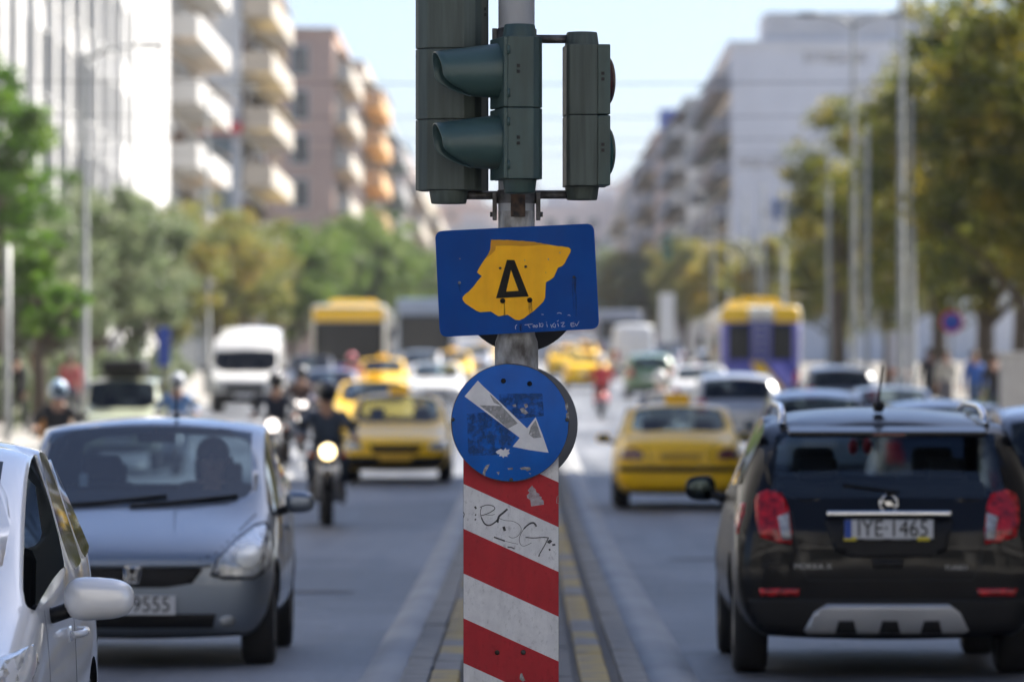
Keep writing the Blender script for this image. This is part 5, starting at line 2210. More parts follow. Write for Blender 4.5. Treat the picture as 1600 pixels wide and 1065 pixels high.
def walk_pose(st=.22, arm=.18, h=1.0):
    J = dict(pelvis=(0, 0, .96), belly=(0, 0, 1.12), chest=(0, .0, 1.32), neck=(0, .01, 1.48), jaw=(0, -.02, 1.55), head=(0, -.015, 1.635), crown=(0, -.01, 1.71))
    for s, x in (('L', -1), ('R', 1)):
        J['sho' + s] = (x * .185, 0, 1.40)
        J['elb' + s] = (x * .235, -x * arm * .4, 1.13)
        J['wri' + s] = (x * .235, -x * arm - .06, .90)
        J['han' + s] = (x * .23, -x * arm - .08, .82)
        J['hip' + s] = (x * .095, 0, .90)
        J['kne' + s] = (x * .10, x * st * .55 - .04, .50)
        J['ank' + s] = (x * .10, x * st, .09)
        J['toe' + s] = (x * .115, x * st - .15, .04)
    if h != 1.0:
        J = {k: (p[0], p[1], p[2] * h) for k, p in J.items()}
    return J


# the driver in the grey hatchback
drv = figure('person', 'driver in dark top with hands on the wheel inside the grey hatchback', (wx(207, JD) + .36, JD + 1.95, 0), 0,
             dict(pelvis=(0, .22, .62), belly=(0, .26, .78), chest=(0, .30, .97), neck=(0, .31, 1.11), jaw=(0, .27, 1.17), head=(0, .27, 1.25), crown=(0, .28, 1.32),
                  shoL=(-.18, .28, 1.03), elbL=(-.24, .02, .86), wriL=(-.16, -.20, .93), hanL=(-.15, -.27, .96), shoR=(.18, .28, 1.03), elbR=(.24, .02, .86), wriR=(.16, -.20, .93), hanR=(.15, -.27, .96),
                  hipL=(-.11, .15, .58), kneL=(-.14, -.25, .66), ankL=(-.14, -.55, .36), toeL=(-.14, -.66, .33), hipR=(.11, .15, .58), kneR=(.14, -.25, .66), ankR=(.14, -.55, .36), toeR=(.14, -.66, .33)),
             (.05, .05, .06), (.05, .06, .1))


# ------------------------------------------------------------------ motorcycles and scooters
def spoke_wheel(parent, y, r, w):
    t, rm = wheel_meshes(r, w)
    o = link('wheel', t, None, parent, (0, y, r))
    link('rim', rm, None, o)


def motorcycle(label, loc, rz=0.0, lamp=M_GLOW, col=None, cat='motorcycle', name='motorcycle'):
    root = empty(name, loc, rz, label, cat)
    col = col or M_TRIM
    spoke_wheel(root, -.72, .31, .13)
    spoke_wheel(root, .68, .31, .16)
    for s in (-1, 1):
        mb = MB()
        mb.tube([(s * .10, -.72, .31), (s * .10, -.50, .92)], [.03, .026], 8)
        mb.build('fork_leg', M_SILVERP, root)
        mb = MB()
        mb.tube([(s * .03, -.46, 1.0), (s * .20, -.44, 1.04), (s * .36, -.36, 1.03)], [.014, .014, .018], 8)
        mb.build('handlebar', M_TRIM, root)
        mb = MB()
        mb.tube([(s * .24, -.44, 1.05), (s * .30, -.47, 1.20)], .008, 6)
        mb.ball((s * .32, -.47, 1.23), (.075, .02, .045), 12, 8)
        mb.build('mirror', M_TRIM, root)
        mb = MB()
        mb.ball((s * .20, -.56, .86), (.045, .035, .03), 10, 6)
        mb.build('indicator', M_AMBER, root)
    mb = MB()
    mb.tube([(0, -.72 - .30, .46), (0, -.80, .60), (0, -.62, .63), (0, -.46, .50)], [.06, .07, .07, .05], 8)
    mb.build('front_mudguard', col, root)
    mb = MB()
    mb.ball((0, -.56, .90), (.115, .13, .115), 20, 12)
    h = mb.build('headlamp', M_TRIM, root)
    mb = MB()
    mb.ball((0, -.635, .90), (.094, .075, .094), 20, 12)
    mb.build('lamp_glass', lamp, h)
    mb = MB()
    mb.ball((0, -.12, .86), (.17, .34, .15), 18, 12)
    mb.build('tank', col, root)
    mb = MB()
    mb.box((0, .42, .80), (.26, .72, .10), bev=.04)
    mb.build('seat', M_BLACK, root)
    mb = MB()
    mb.box((0, -.08, .45), (.34, .46, .34), bev=.06)
    for s in (-1, 1):
        mb.lathe([(.12, -.03), (.12, .03), (0, .04)], 16, Matrix.Translation((s * .2, -.02, .40)) @ Matrix.Rotation(s * R(90), 4, 'Y'))
    mb.build('engine', M_STEEL, root)
    mb = MB()
    mb.tube([(.18, -.2, .34), (.2, .2, .28), (.22, .85, .46)], [.03, .04, .06], 8)
    mb.build('exhaust', M_SILVERP, root)
    mb = MB()
    for s in (-1, 1):
        mb.tube([(s * .09, -.44, .82), (s * .12, .1, .62), (s * .12, .68, .31)], .025, 6)
        mb.tube([(s * .12, .1, .62), (s * .11, .75, .80)], .022, 6)
    mb.build('frame', M_TRIM, root)
    mb = MB()
    mb.box((0, .86, .78), (.18, .20, .12), bev=.04)
    mb.build('tail_unit', M_TAIL, root)
    return root


def scooter(label, loc, rz, pm, lamp=M_HEADL, box=None, boxm=None, name='scooter'):
    root = empty(name, loc, rz, label, 'scooter')
    spoke_wheel(root, -.62, .24, .12)
    spoke_wheel(root, .62, .24, .13)
    mb = MB()
    bm = bmesh.new()
    sh = [(-.18, .38), (-.22, .6), (-.20, .84), (-.12, .96), (.12, .96), (.20, .84), (.22, .6), (.18, .38), (.08, .28), (-.08, .28)]
    mb.prism(sh, -.06, .06, Matrix.Translation((0, -.42, 0)) @ Matrix.Rotation(R(-16), 4, 'X'))
    mb.build('leg_shield', pm, root)
    mb = MB()
    mb.box((0, -.48, .98), (.36, .20, .16), bev=.06)
    h = mb.build('handlebar_cowl', pm, root)
    for s in (-1, 1):
        m2 = MB()
        m2.ball((s * .075, -.585, .97), (.06, .03, .05), 14, 8)
        m2.build('lamp_glass', lamp, h)
        m2 = MB()
        m2.tube([(s * .14, -.46, 1.02), (s * .36, -.38, 1.02)], [.016, .02], 8)
        m2.build('grip', M_TRIM, root)
        m2 = MB()
        m2.tube([(s * .24, -.42, 1.03), (s * .30, -.44, 1.2)], .008, 6)
        m2.ball((s * .32, -.44, 1.23), (.07, .02, .045), 12, 8)
        m2.build('mirror', M_TRIM, root)
        m2 = MB()
        m2.tube([(s * .07, -.62, .24), (s * .06, -.48, .7)], .025, 6)
        m2.build('fork_leg', M_SILVERP, root)
    mb = MB()
    mb.box((0, -.12, .30), (.34, .60, .10), bev=.03)
    mb.build('floorboard', M_TRIM, root)
    mb = MB()
    mb.ball((0, .46, .56), (.21, .48, .20), 18, 12)
    mb.build('rear_body', pm, root)
    mb = MB()
    mb.box((0, .34, .77), (.28, .72, .12), bev=.05)
    mb.build('seat', M_BLACK, root)
    mb = MB()
    mb.ball((0, .92, .60), (.13, .045, .06), 14, 8)
    mb.build('tail_light', M_TAIL, root)
    mb = MB()
    mb.box((0, .98, .42), (.2, .02, .15), rx=R(20), bev=.006)
    mb.build('number_plate', M_PLATE, root)
    mb = MB()
    mb.box((0, .78, .44), (.16, .34, .06), rx=R(20), bev=.02)
    mb.build('rear_mudguard', M_TRIM, root)
    if box:
        mb = MB()
        mb.box((0, .80, .86 + box[2] / 2), box, bev=.04)
        bo = mb.build('top_box', boxm, root)
        mb = MB()
        mb.box((0, .80, .86 + box[2] - .06), (box[0] + .012, box[1] + .012, .02))
        mb.build('lid_seam', M_TRIM, bo)
    return root


d = 69.0
motorcycle('black motorcycle with round lit headlight riding towards the camera', (wx(507, d), d + .8, zg(d)), R(3))
figure('person', 'rider in blue denim jacket and dark helmet on the motorcycle with the round headlight', (wx(507, d), d + .8, zg(d)), R(3), ride_pose(), (.055, .075, .11), (.04, .055, .085), helmet=(.015, .015, .017))
d = 92.0
motorcycle('black motorcycle with paired bright lamps beside the grey hatchback roof', (wx(428, d), d + .8, zg(d)), R(-3), lamp=M_GLOWW)
figure('person', 'rider in dark blue on the motorcycle just right of the grey hatchback', (wx(428, d), d + .8, zg(d)), R(-3), ride_pose(), (.02, .028, .05), (.02, .02, .028), helmet=(.012, .012, .014))
d = 112.0
scooter('dark scooter behind the second motorcycle, riding towards the camera', (wx(468, d), d + .8, zg(d)), 0, P_SLATE, lamp=M_GLOWW)
figure('person', 'rider in brown jacket on the dark scooter between motorcycle and taxi', (wx(468, d), d + .8, zg(d)), 0, ride_pose(.02, -.36, 1.04, .34, (.78, .22), (.36, -.02), .12), (.10, .06, .05), (.03, .03, .04), helmet=(.02, .02, .025))
d = 79.0
scooter('delivery scooter with an orange box at the far left behind the white car', (wx(84, d), d + .8, zg(d)), R(8), P_SLATE, box=(.44, .42, .44), boxm=mat('orange_box', (.62, .26, .04), rough=.6))
figure('person', 'rider with pale blue helmet on the scooter with the orange box', (wx(84, d), d + .8, zg(d)), R(8), ride_pose(.02, -.36, 1.04, .34, (.78, .22), (.36, -.02), .12), (.03, .03, .035), (.03, .035, .05), helmet=(.30, .45, .62))
d = 95.0
scooter('grey scooter beside the pale green car, towards the camera', (wx(272, d), d + .8, zg(d)), 0, P_SILV)
figure('person', 'rider in bright blue shirt right of the pale green car', (wx(272, d), d + .8, zg(d)), 0, ride_pose(.02, -.36, 1.04, .34, (.78, .22), (.36, -.02), .12), (.12, .24, .48), (.03, .035, .05), helmet=(.45, .50, .58))
d = 152.0
scooter('red scooter with rider driving away, right of the sign pole', (wx(940, d), d + .8, zg(d)), math.pi, paint('scooter_red', (.55, .015, .02)), box=(.42, .40, .32), boxm=paint('red_box', (.52, .015, .02)))
figure('person', 'rider in red jacket and white helmet on the red scooter', (wx(940, d), d + .8, zg(d)), math.pi, ride_pose(.02, -.36, 1.04, .34, (.78, .22), (.36, -.02), .12), (.45, .02, .03), (.05, .06, .1), helmet=(.6, .6, .6))
d = 100.0
scooter('white delivery scooter with a big white box, ahead of the yellow taxi', (wx(1033, d), d + .8, zg(d)), math.pi, P_WHT, box=(.50, .48, .50), boxm=P_WHT)
figure('person', 'rider with white helmet in front of the big white delivery box', (wx(1033, d), d + .8, zg(d)), math.pi, ride_pose(.02, -.36, 1.04, .34, (.78, .22), (.36, -.02), .12), (.10, .12, .2), (.05, .06, .1), helmet=(.62, .62, .62))
d = 158.0
scooter('far scooter with red-helmeted rider above the lilac saloon', (wx(548, d), d + .8, zg(d)), 0, P_SLATE)
figure('person', 'rider in red jacket far behind the two left-hand taxis', (wx(548, d), d + .8, zg(d)), 0, ride_pose(.02, -.36, 1.04, .34, (.78, .22), (.36, -.02), .12), (.50, .03, .08), (.05, .06, .1), helmet=(.55, .05, .08))

# pedestrians
PED = [(1522, 133, 'pedestrian in blue shirt and jeans standing on the right pavement', (.04, .11, .36), (.08, .12, .22), 0.1, 1.02, R(20)),
       (1546, 126, 'pedestrian in black clothes walking by the grey cabinet', (.015, .015, .018), (.02, .025, .045), .25, 1.0, R(180)),
       (1578, 138, 'pedestrian in white top close to the right edge', (.55, .52, .56), (.05, .06, .1), .2, .95, R(150)),
       (1478, 142, 'pedestrian in pale shirt left of the one in blue', (.45, .43, .38), (.10, .10, .12), .15, 1.0, R(10)),
       (1388, 158, 'pedestrian in orange vest by the tallest street poles', (.60, .25, .12), (.55, .55, .58), .1, 1.0, R(0)),
       (1452, 150, 'pedestrian in dark coat in front of the thick tree', (.03, .028, .03), (.02, .02, .022), .2, 1.0, R(200)),
       (52, 128, 'pedestrian in grey on the left pavement by the pine', (.22, .21, .2), (.05, .05, .06), .2, 1.0, R(0)),
       (110, 132, 'pedestrian in red top on the left pavement', (.42, .10, .10), (.06, .06, .1), .15, .97, R(180)),
       (26, 125, 'pedestrian in black on the left pavement at the edge', (.02, .02, .022), (.02, .02, .03), .2, 1.0, R(160))]
for px, d, lb, tp, lg, st, hh, rz in PED:
    X = wx(px, d)
    X = max(X, 10.4) if X > 0 else min(X, -10.4)
    figure('person', lb, (X, d, zg(d) + .143), rz, walk_pose(st, .15, hh), tp, lg, hair=(random.choice((.02, .05, .12)), .03, .02))

# ================================================================== TREES
M_BARK = mat('tree_bark', (0.075, 0.058, 0.042), rough=0.9, var=0.35, scale=9, bump=0.5, stretch=(1, 1, .25))
LM = dict(
    pine=leafmat('pine_needles', (0.036, 0.080, 0.014), (0.072, 0.140, 0.022), (0.13, 0.195, 0.04)),
    olive=leafmat('grey_green_leaves', (0.055, 0.080, 0.040), (0.12, 0.15, 0.08), (0.22, 0.24, 0.15)),
    bright=leafmat('bright_green_leaves', (0.045, 0.082, 0.020), (0.095, 0.145, 0.034), (0.16, 0.20, 0.06)),
    autumn=leafmat('turning_leaves', (0.080, 0.085, 0.022), (0.19, 0.165, 0.036), (0.32, 0.235, 0.055)),
    mixed=leafmat('olive_brown_leaves', (0.06, 0.078, 0.028), (0.15, 0.155, 0.045), (0.25, 0.17, 0.06)),
    plane=leafmat('plane_tree_leaves', (0.042, 0.060, 0.014), (0.115, 0.120, 0.024), (0.30, 0.235, 0.045)))


def tree_mesh(seed, H, rx, z0, nclump, nleaf, leaf, flat=1.0, spiky=0.0, hollow=.35):
    """trunk mesh and crown mesh: leaf quads in uneven clumps through an ellipsoid with bites taken out"""
    rng = np.random.default_rng(seed)
    cz, rz = (H + z0) / 2, (H - z0) / 2
    cen = []
    while len(cen) < nclump:
        p = rng.normal(size=3)
        p /= np.linalg.norm(p)
        r = rng.uniform(hollow, 1.0) ** 0.6
        a = math.atan2(p[1], p[0])
        lump = 0.80 + 0.24 * math.sin(a * 3 + seed) * math.sin(p[2] * 4 + seed * 1.7) + rng.uniform(-.12, .14)
        q = p * r * lump
        w = 1.0
        if spiky > 0:
            w = max(.22, 1.0 - spiky * max(0, q[2] + .2))
        cen.append((q[0] * rx * w, q[1] * rx * w, cz + q[2] * rz))
    cen = np.array(cen)
    cr = rng.uniform(.26, .52, nclump) * (rx / 2.2)
    n = nclump * nleaf
    idx = np.repeat(np.arange(nclump), nleaf)
    d = rng.normal(size=(n, 3))
    d /= np.linalg.norm(d, axis=1)[:, None]
    rad = rng.uniform(0, 1, n) ** .5
    pos = cen[idx] + d * (rad * cr[idx])[:, None] * np.array([1.15, 1.15, .8 * flat])
    u = rng.normal(size=(n, 3))
    u /= np.linalg.norm(u, axis=1)[:, None]
    v = np.cross(u, rng.normal(size=(n, 3)))
    v /= np.linalg.norm(v, axis=1)[:, None]
    L = leaf * rng.uniform(.65, 1.3, n)[:, None]
    w = L * .55
    quad = np.stack([pos - u * L, pos + v * w, pos + u * L, pos - v * w], axis=1).reshape(-1, 3)
    me = bpy.data.meshes.new('crown')
    me.vertices.add(n * 4)
    me.vertices.foreach_set('co', quad.ravel())
    me.loops.add(n * 4)
    me.loops.foreach_set('vertex_index', np.arange(n * 4))
    me.polygons.add(n)
    me.polygons.foreach_set('loop_start', np.arange(n) * 4)
    me.polygons.foreach_set('loop_total', np.full(n, 4))
    me.update(calc_edges=True)
    mb = MB()
    th = .11 + H * .012
    top = (rng.uniform(-.2, .2), rng.uniform(-.2, .2), z0 + (H - z0) * .55)
    mb.tube([(0, 0, -.1), (.03, .02, z0 * .5), (rng.uniform(-.1, .1), 0, z0 * .95), top], [th * 1.25, th, th * .85, th * .35], 9)
    for k in range(9):
        c = cen[rng.integers(nclump)]
        b = np.array([0, 0, z0 * rng.uniform(.8, 1.15)])
        m = (b + c) / 2 + np.array([0, 0, .25])
        mb.tube([tuple(b), tuple(m), tuple(c)], [th * .45, th * .28, th * .08], 6)
    return me, mb.mesh('trunk', [M_BARK])


TREEK = {
    'pine': tree_mesh(11, 8.6, 2.1, 3.4, 120, 150, .06, .8, .55),
    'smallpine': tree_mesh(12, 4.6, 1.15, 1.9, 50, 130, .055, .8, .3),
    'olive': tree_mesh(13, 6.8, 2.5, 1.4, 130, 150, .07),
    'broad': tree_mesh(14, 8.2, 2.9, 1.9, 150, 140, .08),
    'tall': tree_mesh(15, 11.0, 3.4, 2.0, 260, 150, .08),
    'tall2': tree_mesh(16, 10.6, 3.2, 1.8, 230, 150, .08, 1.0, .2),
    'sparse': tree_mesh(17, 9.6, 2.5, 3.0, 70, 120, .085, 1.0, .55, .15),
    'low': tree_mesh(18, 7.0, 2.5, 1.6, 120, 140, .08),
}


def tree(label, kind, leaf, X, d, s=1.0, rz=0.0, name='street_tree', group=None, sz=None):
    root = empty(name, (X, d, zg(d) + .12), rz, label, 'tree', group)
    root.scale = (s, s, sz or s)
    c, t = TREEK[kind]
    if len(c.materials) == 0:
        c.materials.append(LM[leaf])
    link('crown', c, LM[leaf], root)
    link('trunk', t, None, root)
    return root


LG = 'trees along the left pavement'
tree('tall bright green pine at the left edge of the picture', 'pine', 'pine', -12.75, 137, 1.06, .4, 'pine_tree', LG, 1.10)
tree('small rounded green pine under the tall pine', 'smallpine', 'pine', -10.4, 122, 1.0, 1.0, 'pine_tree', LG)
for lb, kd, lf, X, d, s, rz_ in [
        ('grey green leafy tree right of the pines, in front of the finned facade', 'olive', 'olive', -12.6, 168, 1.05, .3),
        ('second grey green tree peeping between pines and van', 'low', 'olive', -13.4, 150, .9, 2.4),
        ('plump grey green tree left of the narrow blue sign', 'low', 'olive', -12.4, 180, 1.0, 1.9),
        ('low grey green tree under the pines beside the scooter rider', 'low', 'olive', -13.0, 156, .8, .9),
        ('dark low tree left of the grey green ones', 'low', 'olive', -14.0, 134, .8, 5.5),
        ('yellow green tree between the grey green trees and the white van', 'olive', 'mixed', -12.0, 190, 1.0, 4.1),
        ('olive brown tree behind the white van', 'olive', 'mixed', -11.3, 208, 1.1, 2.0),
        ('reddish olive tree just right of the van roof', 'low', 'mixed', -11.6, 236, 1.05, 3.3),
        ('dark gap-filling tree between olive brown and bright green trees', 'low', 'bright', -10.7, 262, 1.05, 1.2),
        ('mid green tree left of the bright round one', 'broad', 'bright', -10.6, 298, .95, 5.2),
        ('bright green round tree above the yellow bus', 'broad', 'bright', -9.0, 330, 1.12, .5),
        ('darker green tree behind the bright round one', 'broad', 'bright', -8.7, 368, 1.0, 3.5),
        ('farthest tree left of the sign pole', 'low', 'bright', -8.0, 430, 1.25, 1.0)]:
    tree(lb, kd, lf, X, d, s, rz_, 'street_tree', LG)
RG = 'trees along the right pavement'
for lb, kd, lf, X, d, s, rz_ in [
        ('huge olive tree at the right edge, nearest on that side', 'tall', 'plane', 13.0, 140, 1.14, .2),
        ('massive tree just left of the right-edge tree, behind tall poles', 'tall2', 'plane', 13.2, 163, 1.25, 1.4),
        ('big tree out at the right edge with turning leaves', 'tall', 'autumn', 14.9, 152, 1.0, 3.0),
        ('broad tree filling the gap behind the double-armed lamp', 'tall', 'plane', 13.4, 184, 1.08, 4.4),
        ('tall tree filling the space behind the right-edge trees', 'tall', 'plane', 15.2, 174, 1.2, 2.9),
        ('ragged thin-crowned tree against the white wall', 'sparse', 'plane', 11.3, 205, 1.2, .8),
        ('full yellow green tree behind the ragged one', 'tall2', 'mixed', 13.2, 206, .9, 2.2),
        ('shaggy dark tree beyond the double-armed lamp', 'tall2', 'plane', 12.8, 232, .8, 5.0),
        ('yellow green tree above the trolleybus roof', 'low', 'mixed', 10.8, 250, .95, .4),
        ('first brownish tree left of the trolleybus', 'low', 'autumn', 10.2, 295, 1.0, 1.7),
        ('second brownish tree, farther left of the trolleybus', 'broad', 'mixed', 9.7, 345, .95, 3.0),
        ('dark tree directly right of the blue sign', 'low', 'olive', 9.0, 400, 1.15, 4.3),
        ('orange brown treetop just right of the blue sign', 'low', 'autumn', 8.4, 470, 1.25, 5.6),
        ('farthest tree right of the blue sign', 'broad', 'olive', 7.6, 560, 1.2, .9)]:
    tree(lb, kd, lf, X, d, s, rz_, 'plane_tree' if kd.startswith('tall') or kd == 'sparse' else 'street_tree', RG)

# ================================================================== BUILDINGS
M_WIN = mat('window_glass', (0.03, 0.038, 0.045), rough=0.08, var=0.1, spec=0.8)
M_FRAME = mat('window_frame_white', (0.55, 0.55, 0.53), rough=0.5, var=0.08)
M_SHUT = mat('wooden_shutter', (0.22, 0.14, 0.09), rough=0.7, var=0.15)
M_SHOP = mat('shop_glass', (0.05, 0.06, 0.065), rough=0.1, var=0.2, spec=0.7)


def wallm(n, c, v=.10):
    return mat(n, c, rough=.85, var=v, scale=.35, bump=.1)


W_WHITE = wallm('white_render', (.66, .655, .64))
W_OFF = wallm('off_white_render', (.60, .57, .52))
W_GREY = wallm('grey_render', (.40, .40, .41))
W_BROWN = wallm('brown_pink_render', (.50, .35, .28))
W_ORANGE = wallm('orange_render', (.66, .42, .22))
W_PEACH = wallm('peach_render', (.60, .38, .28))
W_BLUEG = wallm('blue_grey_render', (.46, .50, .56))
W_CREAM = wallm('cream_render', (.62, .54, .40))
W_PINK = wallm('pale_pink_render', (.58, .48, .44))


acb = MB()
acb.box((0, 0, 0), (.36, .8, .56), bev=.03)
acb.lathe([(.2, -.19), (.2, .19)], 14, Matrix.Rotation(R(90), 4, 'Y'))
ACM = acb.mesh('air_conditioner', [mat('air_conditioner_casing', (.5, .5, .48), rough=.6, var=.12)])


def building(label, side, xf, y0, y1, H, floors, bays, wm, bm_, depth=12, style='balcony', awn=None, pent=True, name='apartment_block', shutter=False, group=None, protr=1.3, windows_end=0, every=1):
    """side -1: stands left of the avenue and looks right (+X)"""
    d0 = zg(y0)
    root = empty(name, (xf, y0, d0 - .3), 0, label, 'building', group)
    f = -side       # facade looks towards f * X
    L = y1 - y0
    H = H + .3
    mb = MB()
    mb.box((side * depth / 2, L / 2, H / 2), (depth, L, H))
    mb.build('wall', wm, root)
    mb = MB()
    mb.box((side * depth / 2, L / 2, H + .16), (depth + .3, L + .3, .32))
    rf = mb.build('roof', wm, root)
    if pent:
        mb = MB()
        mb.box((side * (depth / 2 + 1.5), L * .55, H + 1.6), (depth - 5, L * .55, 2.6))
        mb.box((side * (depth / 2 + 1.5), L * .55, H + 2.95), (depth - 4.4, L * .55 + .6, .14))
        mb.build('penthouse', wm, rf)
        mb = MB()
        mb.tube([(side * 3, L * .2, H), (side * 3, L * .2, H + 3)], .04, 6)
        mb.tube([(side * 3 - .6, L * .2, H + 2.7), (side * 3 + .6, L * .2, H + 2.7)], .025, 6)
        mb.build('aerial', M_STEEL, rf)
    fh = (H - 4.2) / max(1, floors - 1)
    bw = L / bays
    ww, wh = bw * .46, fh * .66
    fr = MB()
    t = .09
    for (cy, cz, sy, sz) in ((0, wh / 2, ww + t, t), (0, -wh / 2, ww + t, t), (ww / 2, 0, t, wh), (-ww / 2, 0, t, wh), (0, 0, t * .7, wh)):
        fr.box((0, cy, cz), (.14, sy, sz))
    fme = fr.mesh('window', [M_FRAME])
    pn = MB()
    pn.box((0, 0, 0), (.05, ww - t, wh - t))
    pme = pn.mesh('pane', [M_WIN])
    bl = bw * (.92 if style != 'split' else .7)
    bb = MB()
    bb.box((f * protr / 2, 0, -.08), (protr, bl, .16))
    bb.box((f * (protr - .05), 0, .45), (.10, bl, .9))
    for s in (-1, 1):
        bb.box((f * protr / 2, s * (bl / 2 - .05), .45), (protr - .22, .10, .9))
    bme = bb.mesh('balcony', [bm_])
    am = MB()
    am.add([(0, -bl / 2, fh * .80), (0, bl / 2, fh * .80), (f * (protr + .2), bl / 2, fh * .42), (f * (protr + .2), -bl / 2, fh * .42),
            (0, -bl / 2, fh * .78), (0, bl / 2, fh * .78), (f * (protr + .2), bl / 2, fh * .40), (f * (protr + .2), -bl / 2, fh * .40)],
           [(0, 1, 2, 3), (4, 5, 6, 7), (0, 3, 7, 4), (1, 2, 6, 5), (2, 3, 7, 6)])
    ame = am.mesh('awning', [awn or M_FRAME])
    rr = random.Random(int(y0 * 7 + side))
    for fl in range(floors):
        for b in range(bays):
            cy = (b + .5) * bw
            if fl == 0:
                sm = MB()
                sm.box((f * .06, cy, 2.0), (.12, bw * .8, 3.2))
                s = sm.build('shopfront', M_FRAME, root)
                sm = MB()
                sm.box((f * .13, cy, 1.9), (.04, bw * .72, 2.6))
                sm.build('pane', M_SHOP, s)
                continue
            zf = 4.2 + (fl - 1) * fh
            w = link('window', fme, M_SHUT if shutter and rr.random() < .5 else None, root, (f * .07, cy, zf + wh / 2 + .12))
            link('pane', pme, None, w, (f * -.015, 0, 0))
            if style in ('balcony', 'split') and fl % every == 0:
                o = link('balcony', bme, None, root, (0, cy, zf))
            if rr.random() < .22:
                link('air_conditioner', ACM, None, root, (f * .22, cy + bw * .36, zf + fh * .62))
            if awn and rr.random() < .4:
                link('awning', ame, awn, root, (0, cy, zf))
    if windows_end:
        em = MB()
        for (cx, cz, sx, sz) in ((0, wh / 2, 1.1, t), (0, -wh / 2, 1.1, t), (.52, 0, t, wh), (-.52, 0, t, wh)):
            em.box((cx, 0, cz), (sx, .14, sz))
        eme = em.mesh('window', [M_FRAME])
        ep = MB()
        ep.box((0, 0, 0), (1.0, .05, wh - t))
        epm = ep.mesh('pane', [M_WIN])
        for fl in range(1, floors):
            for k in range(windows_end):
                zf = 4.2 + (fl - 1) * fh
                w = link('window', eme, None, root, (side * (2.0 + k * 3.2), -.07, zf + wh / 2 + .12))
                link('pane', epm, None, w, (0, .015, 0))
    return root


BG = 'buildings along the left side'
# finned office facade, left
fx0, fy0, fy1 = -16.0, 150.0, 252.0
fin = building('white office block with tall vertical fins on its facade, far left', -1, fx0, fy0, fy1, 27, 8, 17, W_WHITE, W_WHITE, style='plain', name='office_building', group=BG)
fm = MB()
fm.box((0, 0, 0), (.34, .9, 24.5))
fme = fm.mesh('fin', [W_WHITE])
y = 1.5
k = 0
while y < fy1 - fy0 - 26:
    link('fin', fme, None, fin, (.18, y, 15.4))
    y += 5.6 + (k % 3) * .8
    k += 1
mb = MB()
mb.box((.12, fy1 - fy0 - 11, 14), (.22, 22, 27))
mb.build('blank_panel', W_WHITE, fin)
AW1, AW2, AW3 = mat('awning_tan', (.45, .33, .2), rough=.8), mat('awning_yellow', (.58, .46, .22), rough=.8), mat('awning_green', (.10, .20, .14), rough=.8)
B_WHITE = wallm('balcony_white', (.50, .49, .47))
B_OFF = wallm('balcony_cream', (.46, .42, .36))
B_GREY = wallm('balcony_grey', (.30, .30, .31))
building('white apartment block with stacked deep balconies beyond the finned facade', -1, -16.2, 254, 282, 27, 9, 7, W_OFF, B_WHITE, awn=AW1, protr=1.6, group=BG, shutter=True)
b3 = building('apartment block with blue grey side wall and cream balconies', -1, -14.3, 286, 312, 21.0, 7, 6, W_BLUEG, B_OFF, awn=AW2, protr=1.6, group=BG, shutter=True)
mb = MB()
mb.box((-1.2, -.25, 12.6), (2.6, .4, .55))
mb.build('red_fascia', mat('red_fascia', (.42, .05, .07), rough=.6), b3)
mb = MB()
mb.box((-1.2, -.12, 9.9), (1.5, .2, 4.4))
mb.build('stair_glazing', mat('stair_glass', (.12, .17, .22), rough=.15, var=.1), b3)
mb = MB()
mb.box((-1.6, -.4, 21.1), (5.0, 1.2, .4))
mb.build('dark_canopy', mat('dark_canopy', (.06, .065, .08), rough=.6), b3)
building('brown pink apartment block in the middle of the left row', -1, -11.3, 336, 362, 19.6, 7, 5, W_BROWN, B_OFF, protr=1.0, awn=AW1, group=BG, windows_end=1)
building('pale block with orange balconies beyond the brown one', -1, -10.7, 374, 402, 19.4, 7, 5, W_OFF, W_ORANGE, protr=1.3, awn=AW2, group=BG, windows_end=1)
building('grey apartment block past the orange balconies', -1, -10.3, 416, 452, 17.6, 6, 5, W_GREY, B_GREY, protr=1.2, awn=AW3, group=BG, windows_end=1)
building('pale pink apartment block far down the left row', -1, -9.8, 470, 520, 16.4, 5, 5, W_PINK, B_OFF, protr=1.2, group=BG, windows_end=1)
building('farthest cream block at the end of the left row', -1, -9.6, 560, 660, 15, 5, 6, W_CREAM, B_OFF, protr=1.2, group=BG, windows_end=1)
RGp = 'buildings along the right side'
W_BRIGHT = wallm('bright_white_render', (.80, .80, .80), .06)
r1 = building('apartment block with a huge blank white side wall, right of centre', 1, 13.5, 372, 428, 20.6, 7, 8, W_BRIGHT, B_GREY, depth=20, protr=1.2, pent=False, group=RGp, awn=AW3)
mb = MB()
mb.box((10.5, 5.2, 22.0), (16.6, 10, 2.2))
mb.build('upper_storey', W_WHITE, r1)
mb = MB()
mb.box((4.5, -.2, 10.2), (3.6, .3, 1.2))
mb.build('blue_panel', mat('blue_panel', (.12, .18, .34), rough=.5), r1)
st = MB()
rs_ = random.Random(2)
for k in range(7):
    st.box((rs_.uniform(2, 15), -.012 - k * .003, rs_.uniform(13, 21)), (rs_.uniform(2.5, 6), .02, rs_.uniform(.4, 1.0)))
st.build('damp_stain', stainmat('damp_stain', (.60, .56, .50), .5, .8, amax=.45), r1)
building('grey apartment block with stacked balconies behind the white side wall', 1, 12.5, 440, 486, 19.6, 7, 7, W_GREY, B_GREY, protr=1.2, group=RGp, awn=AW1, windows_end=1)
r3 = building('slim block with a blue rooftop sign, farther down the right row', 1, 11.5, 500, 556, 19.0, 6, 6, W_PINK, B_GREY, protr=1.2, group=RGp, awn=AW2, windows_end=1)
mb = MB()
mb.box((1.6, -.3, 20.6), (2.6, .5, 1.8))
